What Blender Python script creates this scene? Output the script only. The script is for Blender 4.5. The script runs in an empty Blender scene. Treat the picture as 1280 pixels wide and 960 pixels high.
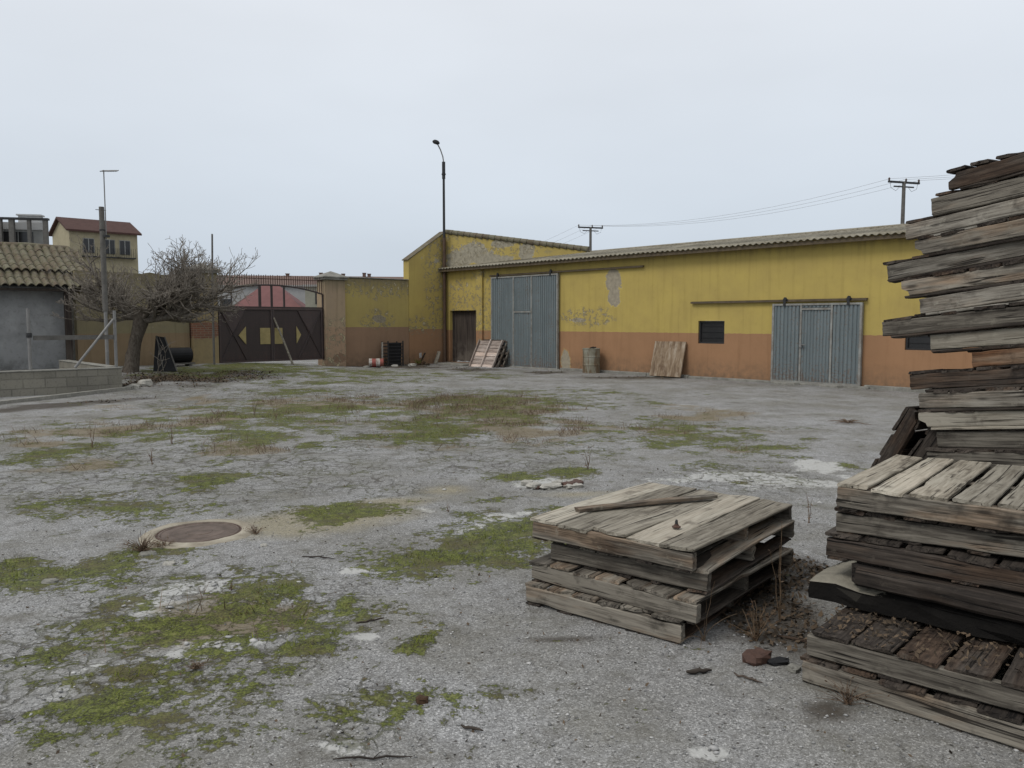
import bpy, math, random
import numpy as np
from mathutils import Vector, Matrix, noise, Euler
R = math.radians
random.seed(7); np.random.seed(7)
S = bpy.context.scene
COL = S.collection
# ------------------------------------------------------------------ frames
# yard frame: origin = inner corner of the yard, x = along the warehouse, y = into the warehouse
C0 = (-2.655, 31.955); LROT = R(-47.233)
EX = (math.cos(LROT), math.sin(LROT)); EY = (-EX[1], EX[0])
def L2W(a, b, z=0.0): return Vector((C0[0]+a*EX[0]+b*EY[0], C0[1]+a*EX[1]+b*EY[1], z))
def W2L(x, y):
    dx = x-C0[0]; dy = y-C0[1]
    return dx*EX[0]+dy*EX[1], dx*EY[0]+dy*EY[1]
def sst(t):
    t = np.clip(t, 0, 1); return t*t*(3-2*t)
def terrain(x, y):
    a, b = W2L(np.asarray(x, float), np.asarray(y, float))
    return 0.33*sst((-b-3)/7)*sst((8.5-a)/8.5)
def gz(a, b):
    p = L2W(a, b); return float(terrain(p.x, p.y))
CAMH = 1.65
# ------------------------------------------------------------------ tagging
def tag(o, label=None, cat=None, group=None, kind=None):
    if label: o['label'] = label
    if cat: o['category'] = cat
    if group: o['group'] = group
    if kind: o['kind'] = kind
    return o
def thing(name, label, cat, loc=(0, 0, 0), rot=(0, 0, 0), group=None):
    o = bpy.data.objects.new(name, None); COL.objects.link(o)
    o.empty_display_size = .2
    o.location = loc; o.rotation_euler = rot
    return tag(o, label, cat, group)
def lthing(name, label, cat, a, b, z=0., rz=0., group=None):
    return thing(name, label, cat, L2W(a, b, z), (0, 0, LROT+rz), group)
def copy_tree(o, parent=None):
    c = o.copy(); COL.objects.link(c)
    if parent is not None: c.parent = parent
    for ch in list(o.children): copy_tree(ch, c)
    return c
# ------------------------------------------------------------------ mesh builder
class MB:
    def __init__(s): s.v = []; s.f = []; s.g = []; s.t = []; s.sm = []
    def add(s, vs, fs, M=None, g=None, tone=.5, smooth=False):
        n = len(s.v)
        for i, p in enumerate(vs):
            p = Vector(p)
            s.g.append(tuple(g[i]) if g else tuple(p))
            s.t.append(tone)
            s.v.append(tuple(M @ p) if M is not None else tuple(p))
        for f in fs:
            s.f.append(tuple(n+i for i in f)); s.sm.append(smooth)
        return s
    def box(s, x0, x1, y0, y1, z0, z1, M=None, tone=.5):
        vs = [(x0,y0,z0),(x1,y0,z0),(x1,y1,z0),(x0,y1,z0),(x0,y0,z1),(x1,y0,z1),(x1,y1,z1),(x0,y1,z1)]
        fs = [(3,2,1,0),(4,5,6,7),(0,1,5,4),(1,2,6,5),(2,3,7,6),(3,0,4,7)]
        return s.add(vs, fs, M, tone=tone)
    def prism(s, pts, d, M=None, tone=.5):
        """polygon pts (x,z) extruded along y from d[0] to d[1]"""
        n = len(pts)
        vs = [(p[0], d[0], p[1]) for p in pts]+[(p[0], d[1], p[1]) for p in pts]
        fs = [tuple(range(n)), tuple(range(2*n-1, n-1, -1))]
        fs += [(i, i+n, (i+1) % n+n, (i+1) % n) for i in range(n)]
        return s.add(vs, fs, M, tone=tone)
    def tube(s, P, rad, n=8, M=None, tone=.5, caps=True, smooth=True):
        P = [Vector(p) for p in P]
        if not isinstance(rad, (list, tuple)): rad = [rad]*len(P)
        vs = []; fs = []; up = Vector((0.13, 0.21, 1)).normalized()
        for i, p in enumerate(P):
            d = (P[min(i+1, len(P)-1)]-P[max(i-1, 0)])
            if d.length < 1e-6: d = Vector((0, 0, 1))
            d.normalize()
            e1 = d.cross(up)
            if e1.length < .15: e1 = d.cross(Vector((1, 0, 0)))
            e1.normalize(); e2 = d.cross(e1)
            for k in range(n):
                t = 2*math.pi*k/n
                vs.append(p+(e1*math.cos(t)+e2*math.sin(t))*rad[i])
        for i in range(len(P)-1):
            for k in range(n):
                fs.append((i*n+k, i*n+(k+1) % n, (i+1)*n+(k+1) % n, (i+1)*n+k))
        s.add(vs, fs, M, tone=tone, smooth=smooth)
        if caps:
            m = len(P)
            s.add(vs[:n], [tuple(range(n))], M, tone=tone)
            s.add(vs[-n:], [tuple(range(n-1, -1, -1))], M, tone=tone)
        return s
    def lathe(s, prof, n=24, M=None, tone=.5):
        vs = []; fs = []
        for r, z in prof:
            for k in range(n):
                t = 2*math.pi*k/n; vs.append((r*math.cos(t), r*math.sin(t), z))
        for i in range(len(prof)-1):
            for k in range(n):
                fs.append((i*n+k, i*n+(k+1) % n, (i+1)*n+(k+1) % n, (i+1)*n+k))
        fs.append(tuple(range(n-1, -1, -1))); fs.append(tuple(range((len(prof)-1)*n, len(prof)*n)))
        return s.add(vs, fs, M, tone=tone, smooth=False)
    def board(s, L, W, T, M=None, seed=0, rough=1., warp=.006, broken=0., tone=None):
        """weathered timber, length along x, width along y, thickness along z, centred"""
        rnd = random.Random(seed)
        if tone is None: tone = rnd.random()
        n = max(6, int(L/.055)); c = min(.0045*rough, T*.25, W*.2)
        off = Vector((rnd.uniform(0, 90), rnd.uniform(0, 90), rnd.uniform(0, 90)))
        us = [-1, -.5, 0, .5, 1]
        vs = []; g = []; fs = []
        bw = rnd.uniform(-warp, warp); tw = rnd.uniform(-1, 1)*warp*.6
        brk = [(rnd.random() < broken, rnd.choice([-1, 1]), rnd.uniform(.03, .16)) for _ in range(2)]
        for i in range(n+1):
            q = i/n; x0 = (q-.5)*L
            def ed(k):
                v = noise.noise(Vector((x0*5, seed*3.1+k*7.7, 1.3)))*.0035+noise.noise(Vector((x0*22, seed*1.7+k*5.1, 4.1)))*.002
                ch = noise.noise(Vector((x0*4.2, seed*2.3+k*9.1, 9.9)))
                if ch > .42: v -= (ch-.42)*.035
                return v*rough
            eL, eR = ed(0), ed(1)
            zt = noise.noise(Vector((x0*3, seed*1.1, 7)))*.0018*rough
            zb = math.sin(q*math.pi)*bw
            ring = []
            for u in us: ring.append((u*(W/2-c), T/2+zt, u))
            ring += [(W/2, T/2-c, 1.0), (W/2, -T/2+c, 1.0)]
            for u in us[::-1]: ring.append((u*(W/2-c), -T/2-zt, u))
            ring += [(-W/2, -T/2+c, -1.0), (-W/2, T/2-c, -1.0)]
            for (y, z, u) in ring:
                y2 = y+(eR if u > .7 else 0)-(eL if u < -.7 else 0)
                x = x0
                if i == 0 or i == n:
                    e = 0 if i == 0 else 1; sg = 1 if i == 0 else -1
                    x += sg*(.006+.010*noise.noise(Vector((u*3, z*40, seed*1.9+e*3))))*rough
                    bk, side, amt = brk[e]
                    if bk and u*side > .2: x += sg*min(amt, L/n*.92)*(.5+.5*abs(u))
                vs.append((x, y2, z+zb+tw*u*(q-.5)*2))
                g.append((off.x+x, off.y+y, off.z+z))
        m = 14
        for i in range(n):
            for k in range(m):
                fs.append((i*m+k, (i+1)*m+k, (i+1)*m+(k+1) % m, i*m+(k+1) % m))
        # end caps: strip across the width so the grain shows
        for e, base in ((0, 0), (1, n*m)):
            strips = [(12, 13, 0, 11), (0, 1, 10, 11), (1, 2, 9, 10), (2, 3, 8, 9), (3, 4, 7, 8), (4, 5, 6, 7)]
            for st in strips:
                f = tuple(base+k for k in st)
                fs.append(f if e == 0 else f[::-1])
        return s.add(vs, fs, M, g=g, tone=tone)
    def build(s, name, mat, parent=None, loc=None, rot=None, bevel=0., link=True):
        me = bpy.data.meshes.new(name)
        me.from_pydata(s.v, [], s.f); me.validate()
        if len(me.vertices) == len(s.g):
            at = me.attributes.new('grain', 'FLOAT_VECTOR', 'POINT')
            at.data.foreach_set('vector', np.array(s.g, 'f').ravel())
            at = me.attributes.new('tone', 'FLOAT', 'POINT')
            at.data.foreach_set('value', np.array(s.t, 'f'))
        if any(s.sm) and len(me.polygons) == len(s.sm):
            me.polygons.foreach_set('use_smooth', s.sm)
        me.materials.append(mat); me.update()
        o = bpy.data.objects.new(name, me); COL.objects.link(o)
        if parent: o.parent = parent
        if loc is not None: o.location = loc
        if rot is not None: o.rotation_euler = rot
        if bevel:
            b = o.modifiers.new('bevel', 'BEVEL'); b.width = bevel; b.segments = 2; b.limit_method = 'ANGLE'
        return o
def npmesh(name, V, F, mat, tone=None, smooth=False):
    """V (n,3), F (m,k) arrays"""
    me = bpy.data.meshes.new(name); k = F.shape[1]
    me.vertices.add(len(V)); me.vertices.foreach_set('co', V.astype('f').ravel())
    me.loops.add(F.size); me.loops.foreach_set('vertex_index', F.astype('i').ravel())
    me.polygons.add(len(F))
    me.polygons.foreach_set('loop_start', np.arange(0, F.size, k, dtype='i'))
    me.polygons.foreach_set('loop_total', np.full(len(F), k, dtype='i'))
    if smooth: me.polygons.foreach_set('use_smooth', np.ones(len(F), bool))
    me.update(calc_edges=True)
    if tone is not None:
        at = me.attributes.new('tone', 'FLOAT', 'POINT'); at.data.foreach_set('value', tone.astype('f'))
    me.materials.append(mat)
    o = bpy.data.objects.new(name, me); COL.objects.link(o)
    return o
# ------------------------------------------------------------------ node helper
class NG:
    def __init__(s, name, rough=.85, spec=.3):
        s.m = bpy.data.materials.new(name); s.m.use_nodes = True
        s.t = s.m.node_tree; s.t.nodes.clear()
        s.out = s.t.nodes.new('ShaderNodeOutputMaterial'); s.b = s.t.nodes.new('ShaderNodeBsdfPrincipled')
        s.t.links.new(s.b.outputs[0], s.out.inputs[0])
        s.b.inputs['Roughness'].default_value = rough
        s.b.inputs['Specular IOR Level'].default_value = spec
    def n(s, t): return s.t.nodes.new(t)
    def put(s, inp, v):
        if hasattr(v, 'is_linked'): s.t.links.new(v, inp)
        elif isinstance(v, (tuple, list)):
            v = tuple(v)
            if inp.type == 'RGBA' and len(v) == 3: v = v+(1,)
            inp.default_value = v
        else: inp.default_value = v
    def math(s, op, a, b=0., c=0., clamp=False):
        q = s.n('ShaderNodeMath'); q.operation = op; q.use_clamp = clamp
        s.put(q.inputs[0], a); s.put(q.inputs[1], b); s.put(q.inputs[2], c); return q.outputs[0]
    def vmath(s, op, a, b=(0, 0, 0)):
        q = s.n('ShaderNodeVectorMath'); q.operation = op
        s.put(q.inputs[0], a); s.put(q.inputs[1], b)
        return q.outputs['Value'] if op in ('LENGTH', 'DOT_PRODUCT') else q.outputs[0]
    def mix(s, f, a, b, mode='MIX'):
        q = s.n('ShaderNodeMix'); q.data_type = 'RGBA'; q.blend_type = mode
        s.put(q.inputs['Factor'], f); s.put(q.inputs[6], a); s.put(q.inputs[7], b); return q.outputs[2]
    def noise(s, v, sc, det=4., ro=.55, dist=0., col=False):
        q = s.n('ShaderNodeTexNoise'); s.put(q.inputs['Vector'], v); q.inputs['Scale'].default_value = sc
        q.inputs['Detail'].default_value = det; q.inputs['Roughness'].default_value = ro; q.inputs['Distortion'].default_value = dist
        return q.outputs['Color'] if col else q.outputs['Fac']
    def vor(s, v, sc, feat='F1', out='Color', rnd=1.):
        q = s.n('ShaderNodeTexVoronoi'); q.feature = feat; s.put(q.inputs['Vector'], v)
        q.inputs['Scale'].default_value = sc; q.inputs['Randomness'].default_value = rnd; return q.outputs[out]
    def rng(s, v, a, b, c=0., d=1., smooth=False):
        q = s.n('ShaderNodeMapRange'); q.clamp = True
        if smooth: q.interpolation_type = 'SMOOTHSTEP'
        s.put(q.inputs[0], v)
        for i, x in enumerate((a, b, c, d)): s.put(q.inputs[i+1], x)
        return q.outputs[0]
    def ramp(s, f, stops):
        q = s.n('ShaderNodeValToRGB'); s.put(q.inputs[0], f); e = q.color_ramp.elements
        while len(e) < len(stops): e.new(.5)
        for i, (p, c) in enumerate(stops): e[i].position = p; e[i].color = tuple(c)+(1,)
        return q.outputs[0]
    def attr(s, name, out='Fac'):
        q = s.n('ShaderNodeAttribute'); q.attribute_name = name; return q.outputs[out]
    def obj(s): return s.n('ShaderNodeTexCoord').outputs['Object']
    def gen(s): return s.n('ShaderNodeTexCoord').outputs['Generated']
    def pos(s): return s.n('ShaderNodeNewGeometry').outputs['Position']
    def sep(s, v):
        q = s.n('ShaderNodeSeparateXYZ'); s.put(q.inputs[0], v); return q.outputs
    def comb(s, x, y, z):
        q = s.n('ShaderNodeCombineXYZ'); s.put(q.inputs[0], x); s.put(q.inputs[1], y); s.put(q.inputs[2], z); return q.outputs[0]
    def rand(s): return s.n('ShaderNodeObjectInfo').outputs['Random']
    def bump(s, h, st=.5, d=.01, prev=None):
        q = s.n('ShaderNodeBump'); s.put(q.inputs['Height'], h); q.inputs['Strength'].default_value = st; q.inputs['Distance'].default_value = d
        if prev is not None: s.put(q.inputs['Normal'], prev)
        return q.outputs[0]
    def fin(s, col, rough=None, nrm=None, metal=None):
        s.put(s.b.inputs['Base Color'], col)
        if rough is not None: s.put(s.b.inputs['Roughness'], rough)
        if nrm is not None: s.put(s.b.inputs['Normal'], nrm)
        if metal is not None: s.put(s.b.inputs['Metallic'], metal)
        return s.m
    def blob(s, P, patches, wob):
        """union of soft ellipses ((cx,cy,cz),(rx,ry,rz)); wob = noise 0..1 breaking the edge"""
        acc = None
        for c, r in patches:
            d = s.vmath('LENGTH', s.vmath('DIVIDE', s.vmath('SUBTRACT', P, c), r))
            d = s.math('SUBTRACT', 1., d)
            acc = d if acc is None else s.math('MAXIMUM', acc, d)
        return s.math('ADD', acc, s.math('MULTIPLY_ADD', wob, 1.6, -.8))
# ------------------------------------------------------------------ materials
def m_wood(name, dark, mid, light, warm=.5, rough=.88):
    g = NG(name, rough, .2)
    G = g.attr('grain', 'Vector'); T = g.attr('tone'); O = g.rand()
    G = g.vmath('ADD', G, g.comb(g.math('MULTIPLY', O, 37.), g.math('MULTIPLY', O, 11.), 0.))
    fine = g.noise(g.vmath('MULTIPLY', G, (4, 70, 70)), 1., 5, .7, .4)
    med = g.noise(g.vmath('MULTIPLY', G, (1.6, 17, 17)), 1., 4, .6, .8)
    big = g.noise(g.vmath('MULTIPLY', G, (2.2, 5, 5)), 1., 4, .6)
    mixv = g.math('ADD', g.math('MULTIPLY_ADD', fine, .72, -.12), g.math('ADD', g.math('MULTIPLY', med, .46), g.math('MULTIPLY', big, .34)))
    mixv = g.math('ADD', mixv, g.math('MULTIPLY_ADD', T, .16, -.13))
    col = g.ramp(mixv, [(.34, dark), (.52, mid), (.72, light)])
    # brown unweathered areas
    br = g.noise(g.vmath('MULTIPLY', G, (1.3, 6, 6)), 1.3, 3, .6)
    br = g.rng(g.math('ADD', br, g.math('MULTIPLY_ADD', O, .25, -.12)), .52, .68, 0, warm)
    col = g.mix(br, col, g.mix(1., col, (1.15, .78, .52), 'MULTIPLY'))
    # dark splits and water stains
    crk = g.noise(g.vmath('MULTIPLY', G, (1.6, 55, 55)), 1., 2, .5, 1.2)
    crk = g.rng(crk, .32, .39, .9, 0.)
    col = g.mix(crk, col, tuple(x*.5 for x in dark))
    st = g.rng(g.noise(G, 7., 4, .65), .56, .72, 0., .65)
    col = g.mix(st, col, dark)
    vo = g.vor(g.vmath('MULTIPLY', G, (3.2, 11, 11)), 1., 'F1', 'Distance')
    kn = g.rng(vo, .06, .16, .75, 0.); col = g.mix(kn, col, dark)
    # grey lichen bloom
    li = g.rng(g.noise(g.pos(), 14., 5, .7), .60, .70, 0., .45)
    col = g.mix(li, col, (light[0]*1.1, light[1]*1.12, light[2]*1.08))
    val = g.math('MULTIPLY_ADD', O, .5, .72)
    col = g.mix(1., col, g.comb(val, val, val), 'MULTIPLY')
    h = g.math('ADD', g.math('MULTIPLY', fine, .6), g.math('SUBTRACT', med, crk))
    return g.fin(col, nrm=g.bump(h, .8, .004))
M_WOOD = m_wood('weathered_wood', (.024, .020, .016), (.105, .092, .075), (.245, .22, .18))
M_WOODP = m_wood('pale_wood', (.06, .048, .036), (.235, .210, .166), (.36, .33, .27), .06)
M_WOODD = m_wood('rotten_wood', (.012, .010, .009), (.036, .029, .024), (.085, .070, .057))
M_WOODR = m_wood('reddish_wood', (.028, .018, .012), (.12, .078, .050), (.23, .165, .115), .8)
M_WOODL = m_wood('light_grey_wood', (.034, .029, .024), (.175, .157, .130), (.34, .315, .268), .2)
M_PINK = m_wood('pinkish_pallet_wood', (.20, .15, .125), (.38, .31, .265), (.50, .43, .38), .2)
def m_simple(name, c, rough=.8, var=.35, sc=6., bump=.3, c2=None, spec=.3):
    g = NG(name, rough, spec); P = g.obj()
    a = g.noise(P, sc, 5, .6); b = g.noise(P, sc*7, 4, .6)
    f = g.math('ADD', g.math('MULTIPLY', a, .6), g.math('MULTIPLY', b, .4))
    c2 = c2 or tuple(x*(1-var) for x in c)
    col = g.mix(g.rng(f, .35, .65), c2, c)
    return g.fin(col, nrm=g.bump(b, bump, .004))
M_STONE = m_simple('pale_stone', (.45, .43, .38), .9, .5, 8, .6)
M_CONC = m_simple('concrete', (.29, .28, .245), .9, .5, 4, .6)
M_DARKM = m_simple('dark_metal', (.035, .035, .036), .55, .4, 10, .1)
M_GREYM = m_simple('galvanised_metal', (.22, .215, .205), .5, .35, 9, .15, spec=.5)
M_FRAME = m_simple('pale_door_frame', (.30, .31, .29), .65, .5, 5, .15, c2=(.16, .14, .12))
M_RAIL = m_simple('rusty_rail', (.13, .098, .06), .7, .5, 6, .3)
M_RUST = m_simple('rust', (.10, .055, .04), .75, .5, 12, .4)
M_BLACK = m_simple('black_sheet', (.012, .012, .013), .7, .4, 6, .3)
M_BROWN = m_simple('brown_leaf', (.075, .042, .022), .9, .5, 20, .2)
M_DRY = m_simple('dry_stem', (.19, .13, .08), .9, .4, 20, .1)
M_WHITE = m_simple('white_render', (.50, .50, .49), .85, .2, .6, .1)
M_DULLW = m_simple('dull_white_wall', (.36, .36, .35), .9, .25, .8, .1)
M_GREYR = m_simple('grey_render', (.33, .33, .31), .85, .3, .6, .1)
M_TIMBERPOST = m_simple('grey_post', (.15, .142, .128), .85, .45, 5, .5)
def m_plaster(name, upper, lower, band, patches, pale, dirt=.4, edge=.012, topz=None, flakes=()):
    g = NG(name, .9, .15); P = g.obj(); x, y, z = g.sep(P)
    n1 = g.noise(P, 1.1, 4, .6); n2 = g.noise(P, 6., 6, .65); n3 = g.noise(P, 30., 4, .6)
    f = g.rng(n1, .3, .7)
    up = g.mix(f, upper, tuple(c*k for c, k in zip(upper, (.84, .83, .92))))
    lo = g.mix(f, lower, tuple(c*.86 for c in lower))
    line = g.rng(g.math('ADD', z, g.math('MULTIPLY_ADD', n2, edge*3, -edge*1.5)), band-.004, band+.004)
    col = g.mix(line, lo, up)
    # vertical streaks
    st = g.noise(g.vmath('MULTIPLY', P, (7, 7, .35)), 1., 5, .6)
    col = g.mix(g.rng(st, .52, .75, 0, dirt*.7), col, g.mix(1., col, (.62, .60, .56), 'MULTIPLY'))
    col = g.mix(g.rng(n2, .55, .72, 0, .28), col, g.mix(1., col, (.72, .70, .66), 'MULTIPLY'))
    # splash dirt at the foot
    lowd = g.math('MULTIPLY', g.rng(z, .05, .65, 1., 0.), g.rng(n2, .3, .65))
    col = g.mix(g.math('MULTIPLY', lowd, .8), col, (.13, .095, .065))
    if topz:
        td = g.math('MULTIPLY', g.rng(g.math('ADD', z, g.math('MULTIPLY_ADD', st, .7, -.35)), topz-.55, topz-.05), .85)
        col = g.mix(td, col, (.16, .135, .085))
    h = g.math('MULTIPLY', n3, .25)
    if patches:
        e = g.blob(P, patches, g.noise(P, 3.2, 6, .7))
        msk = g.rng(e, .0, .05)
        rim = g.math('MULTIPLY', g.rng(e, -.10, .0), g.math('SUBTRACT', 1., msk))
        col = g.mix(g.math('MULTIPLY', rim, .45), col, tuple(min(1, c*1.35) for c in upper))
        pc = g.mix(g.rng(g.noise(P, 9., 5, .6), .35, .65), pale, tuple(c*.72 for c in pale))
        col = g.mix(msk, col, pc)
        h = g.math('SUBTRACT', h, msk)
    if flakes:
        e = g.blob(P, flakes, g.noise(P, 2., 3, .6))
        ww = g.noise(P, 6., 6, .75, .6)
        fl = g.math('MULTIPLY', g.rng(e, -.05, .25), g.rng(ww, .515, .55))
        col = g.mix(g.math('MULTIPLY', fl, .9), col, (.19, .165, .115))
        fl2 = g.math('MULTIPLY', g.rng(e, -.05, .25), g.rng(ww, .585, .61))
        col = g.mix(fl2, col, (.42, .36, .22))
        h = g.math('SUBTRACT', h, g.math('MULTIPLY', fl, .8))
    return g.fin(col, nrm=g.bump(h, .5, .008))
YEL = (.47, .362, .108); TER = (.345, .194, .105)
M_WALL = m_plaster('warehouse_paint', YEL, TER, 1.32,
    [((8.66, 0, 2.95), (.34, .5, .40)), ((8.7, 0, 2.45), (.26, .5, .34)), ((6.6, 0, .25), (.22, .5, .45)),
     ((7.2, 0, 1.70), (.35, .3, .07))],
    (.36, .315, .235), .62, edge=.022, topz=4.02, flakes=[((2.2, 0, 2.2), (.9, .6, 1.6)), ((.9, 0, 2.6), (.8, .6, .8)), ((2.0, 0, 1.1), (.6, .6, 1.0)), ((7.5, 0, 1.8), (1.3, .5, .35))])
M_ANNEX = m_plaster('annex_paint', (.44, .342, .108), (.32, .187, .105), 1.36,
    [((1.2, 0.4, 4.25), (.8, 2, .42)), ((.6, 0.2, 4.05), (.6, 2, .45)), ((2.4, .9, 4.62), (.5, 2, .18)), ((3.4, 1.2, 4.3), (.32, 2, .40)), ((2.0, .8, 4.0), (.9, 2, .22))],
    (.37, .335, .255), .35, flakes=[((.2, -.2, 3.4), (1.2, .9, 2.6)), ((.2, -1.0, 1.5), (.6, 1.3, .45)), ((2.6, 1, 4.6), (2.6, 2, .5))])
M_BWALL = m_plaster('boundary_paint', (.39, .312, .11), (.275, .178, .115), 1.45,
    [((0.1, -3.1, 1.75), (.5, .30, .16))], (.30, .26, .19), .45, topz=3.25, flakes=[((0, -3.2, 2.9), (.6, 2, .4)), ((0, -3.1, 1.7), (.6, .8, .4))])
M_OCHRE = m_plaster('ochre_boundary_paint', (.27, .235, .135), (.28, .205, .125), 1.30,
    [((0, -10.6, .45), (.6, .5, .4))], (.24, .17, .10), .8, topz=3.3, flakes=[((0, -11, 2.4), (.8, 2, .9))])
M_PILLAR = m_plaster('pillar_plaster', (.36, .275, .175), (.36, .25, .165), 1.45,
    [((.3, .1, .35), (.5, .26, .20))], (.23, .15, .10), .8, topz=3.2, flakes=[((0, 0, .8), (1, 1, 1.2))])
def m_brickpatch():
    g = NG('pillar_brick', .9, .15); P = g.obj(); x, y, z = g.sep(P)
    q = g.n('ShaderNodeTexBrick'); g.put(q.inputs['Vector'], g.comb(g.math('ADD', y, g.math('MULTIPLY', x, 1.)), z, 0.))
    q.inputs['Color1'].default_value = (.22, .095, .062, 1); q.inputs['Color2'].default_value = (.16, .080, .055, 1); q.inputs['Mortar'].default_value = (.22, .17, .12, 1)
    q.inputs['Scale'].default_value = 1.; q.inputs['Brick Width'].default_value = .25; q.inputs['Row Height'].default_value = .07; q.inputs['Mortar Size'].default_value = .010
    n2 = g.noise(P, 5., 5, .65)
    base = g.mix(g.rng(n2, .3, .7), (.30, .235, .125), (.22, .175, .10))
    e = g.rng(g.math('ADD', g.math('ABSOLUTE', g.math('SUBTRACT', z, 1.38)), g.math('MULTIPLY_ADD', g.noise(P, 4., 5, .7), .5, -.25)), .24, .27, 1., 0.)
    col = g.mix(e, base, q.outputs[0])
    td = g.rng(z, 2.6, 3.1, 0, .7); col = g.mix(td, col, (.14, .125, .075))
    return g.fin(col, nrm=g.bump(g.math('SUBTRACT', n2, e), .5, .01))
M_BRICKP = m_brickpatch()
def m_metalgate(name, c, rustc, amt):
    g = NG(name, .55, .4); P = g.obj()
    st = g.noise(g.vmath('MULTIPLY', P, (6, 6, .5)), 1., 5, .65); n2 = g.noise(P, 2., 5, .6); n3 = g.noise(P, 18., 5, .65)
    col = g.mix(g.rng(st, .3, .7), tuple(x*.78 for x in c), tuple(x*1.12 for x in c))
    col = g.mix(g.rng(n2, .4, .7, 0, .45), col, tuple(x*.72 for x in c))
    z = g.sep(P)[2]
    rr = g.math('ADD', g.math('MULTIPLY_ADD', st, .35, -.17), g.math('ADD', n3, g.rng(z, .0, .7, .13, 0.)))
    col = g.mix(g.rng(rr, .57, .66, 0, amt), col, rustc)
    return g.fin(col, nrm=g.bump(n3, .15, .004))
M_GATE = m_metalgate('blue_grey_gate_paint', (.150, .180, .186), (.14, .09, .06), .7)
M_DGATE = m_metalgate('dark_brown_gate_paint', (.042, .030, .028), (.07, .035, .028), .6)
M_DPANEL = m_metalgate('gate_brace_paint', (.062, .045, .043), (.08, .04, .03), .6)
M_YPANEL = m_simple('yellow_panel', (.36, .29, .13), .75, .3, 5, .1)
def m_doorwood():
    g = NG('dark_plank_door_wood', .85, .2); P = g.obj(); x, y, z = g.sep(P)
    st = g.noise(g.vmath('MULTIPLY', P, (22, 22, .9)), 1., 6, .65); n = g.noise(P, 3., 5, .6)
    col = g.mix(g.rng(st, .35, .68), (.028, .022, .02), (.085, .068, .055))
    col = g.mix(g.math('MULTIPLY', g.rng(z, .1, 1.0, 1., 0.), g.rng(n, .4, .6)), col, (.14, .12, .10))
    return g.fin(col, nrm=g.bump(st, .5, .008))
M_DOOR = m_doorwood()
def m_glass():
    g = NG('dark_window_pane', .25, .5); P = g.obj(); n = g.noise(P, 4., 4, .6)
    return g.fin(g.mix(n, (.010, .010, .011), (.028, .027, .026)))
M_PANE = m_glass()
def m_fibre():
    g = NG('fibre_cement', .92, .1); P = g.obj()
    n = g.noise(P, 2.2, 6, .7); n2 = g.noise(P, 14., 5, .7)
    col = g.mix(g.rng(n, .3, .7), (.175, .155, .115), (.32, .295, .235))
    col = g.mix(g.rng(n2, .52, .66, 0, .75), col, (.085, .078, .05))
    return g.fin(col, nrm=g.bump(n2, .4, .006))
M_FIBRE = m_fibre()
def m_tile():
    g = NG('lichen_clay_tile', .92, .1); P = g.obj(); T = g.attr('tone')
    n = g.noise(P, 2.4, 6, .7); n2 = g.noise(P, 16., 5, .7)
    col = g.mix(T, (.105, .072, .052), (.165, .135, .10))
    col = g.mix(g.rng(n, .36, .62, 0, .85), col, (.185, .175, .130))
    col = g.mix(g.rng(n2, .50, .62, 0, .8), col, (.10, .105, .05))
    col = g.mix(g.rng(n2, .36, .42, .7, 0), col, (.05, .042, .032))
    return g.fin(col, nrm=g.bump(n2, .6, .01))
M_TILE = m_tile()
M_REDTILE = m_simple('red_brown_roof', (.088, .046, .038), .9, .35, 2.5, .2)
M_PINKROOF = m_simple('brown_pink_roof', (.17, .115, .095), .9, .3, .8, .2)
M_REDAWN = m_simple('red_sheet_roof', (.19, .088, .083), .8, .25, .5, .05)
M_HOUSE = m_simple('pale_yellow_render', (.40, .35, .23), .9, .3, .7, .1)
def m_render_wall():
    g = NG('shed_grey_render', .95, .1); P = g.obj(); n = g.noise(P, 1.3, 6, .65); n2 = g.noise(P, 9., 5, .65); z = g.sep(P)[2]
    col = g.mix(g.rng(n, .32, .68), (.22, .222, .220), (.37, .372, .365))
    col = g.mix(g.rng(n2, .55, .7, 0, .5), col, (.15, .145, .135))
    col = g.mix(g.math('MULTIPLY', g.rng(z, .2, 1., 1., 0.), g.rng(n, .45, .6)), col, (.10, .10, .095))
    return g.fin(col, nrm=g.bump(n2, .4, .01))
M_SHED = m_render_wall()
def m_block():
    g = NG('concrete_block', .95, .1); P = g.obj(); x, y, z = g.sep(P)
    q = g.n('ShaderNodeTexBrick'); g.put(q.inputs['Vector'], g.comb(g.math('ADD', x, y), g.math('ADD', z, -.02), 0.))
    q.inputs['Color1'].default_value = (.23, .215, .18, 1); q.inputs['Color2'].default_value = (.165, .155, .13, 1); q.inputs['Mortar'].default_value = (.14, .132, .112, 1)
    q.inputs['Scale'].default_value = 1.; q.inputs['Brick Width'].default_value = .42; q.inputs['Row Height'].default_value = .205; q.inputs['Mortar Size'].default_value = .012
    n = g.noise(P, 3., 6, .65); n2 = g.noise(P, 25., 4, .6)
    col = g.mix(g.rng(n, .4, .7, 0, .6), q.outputs[0], (.25, .235, .19))
    col = g.mix(g.rng(n2, .55, .7, 0, .5), col, (.07, .072, .05))
    return g.fin(col, nrm=g.bump(g.math('ADD', n2, g.math('MULTIPLY', q.outputs[1], -2.)), .5, .008))
M_BLOCK = m_block()
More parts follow.
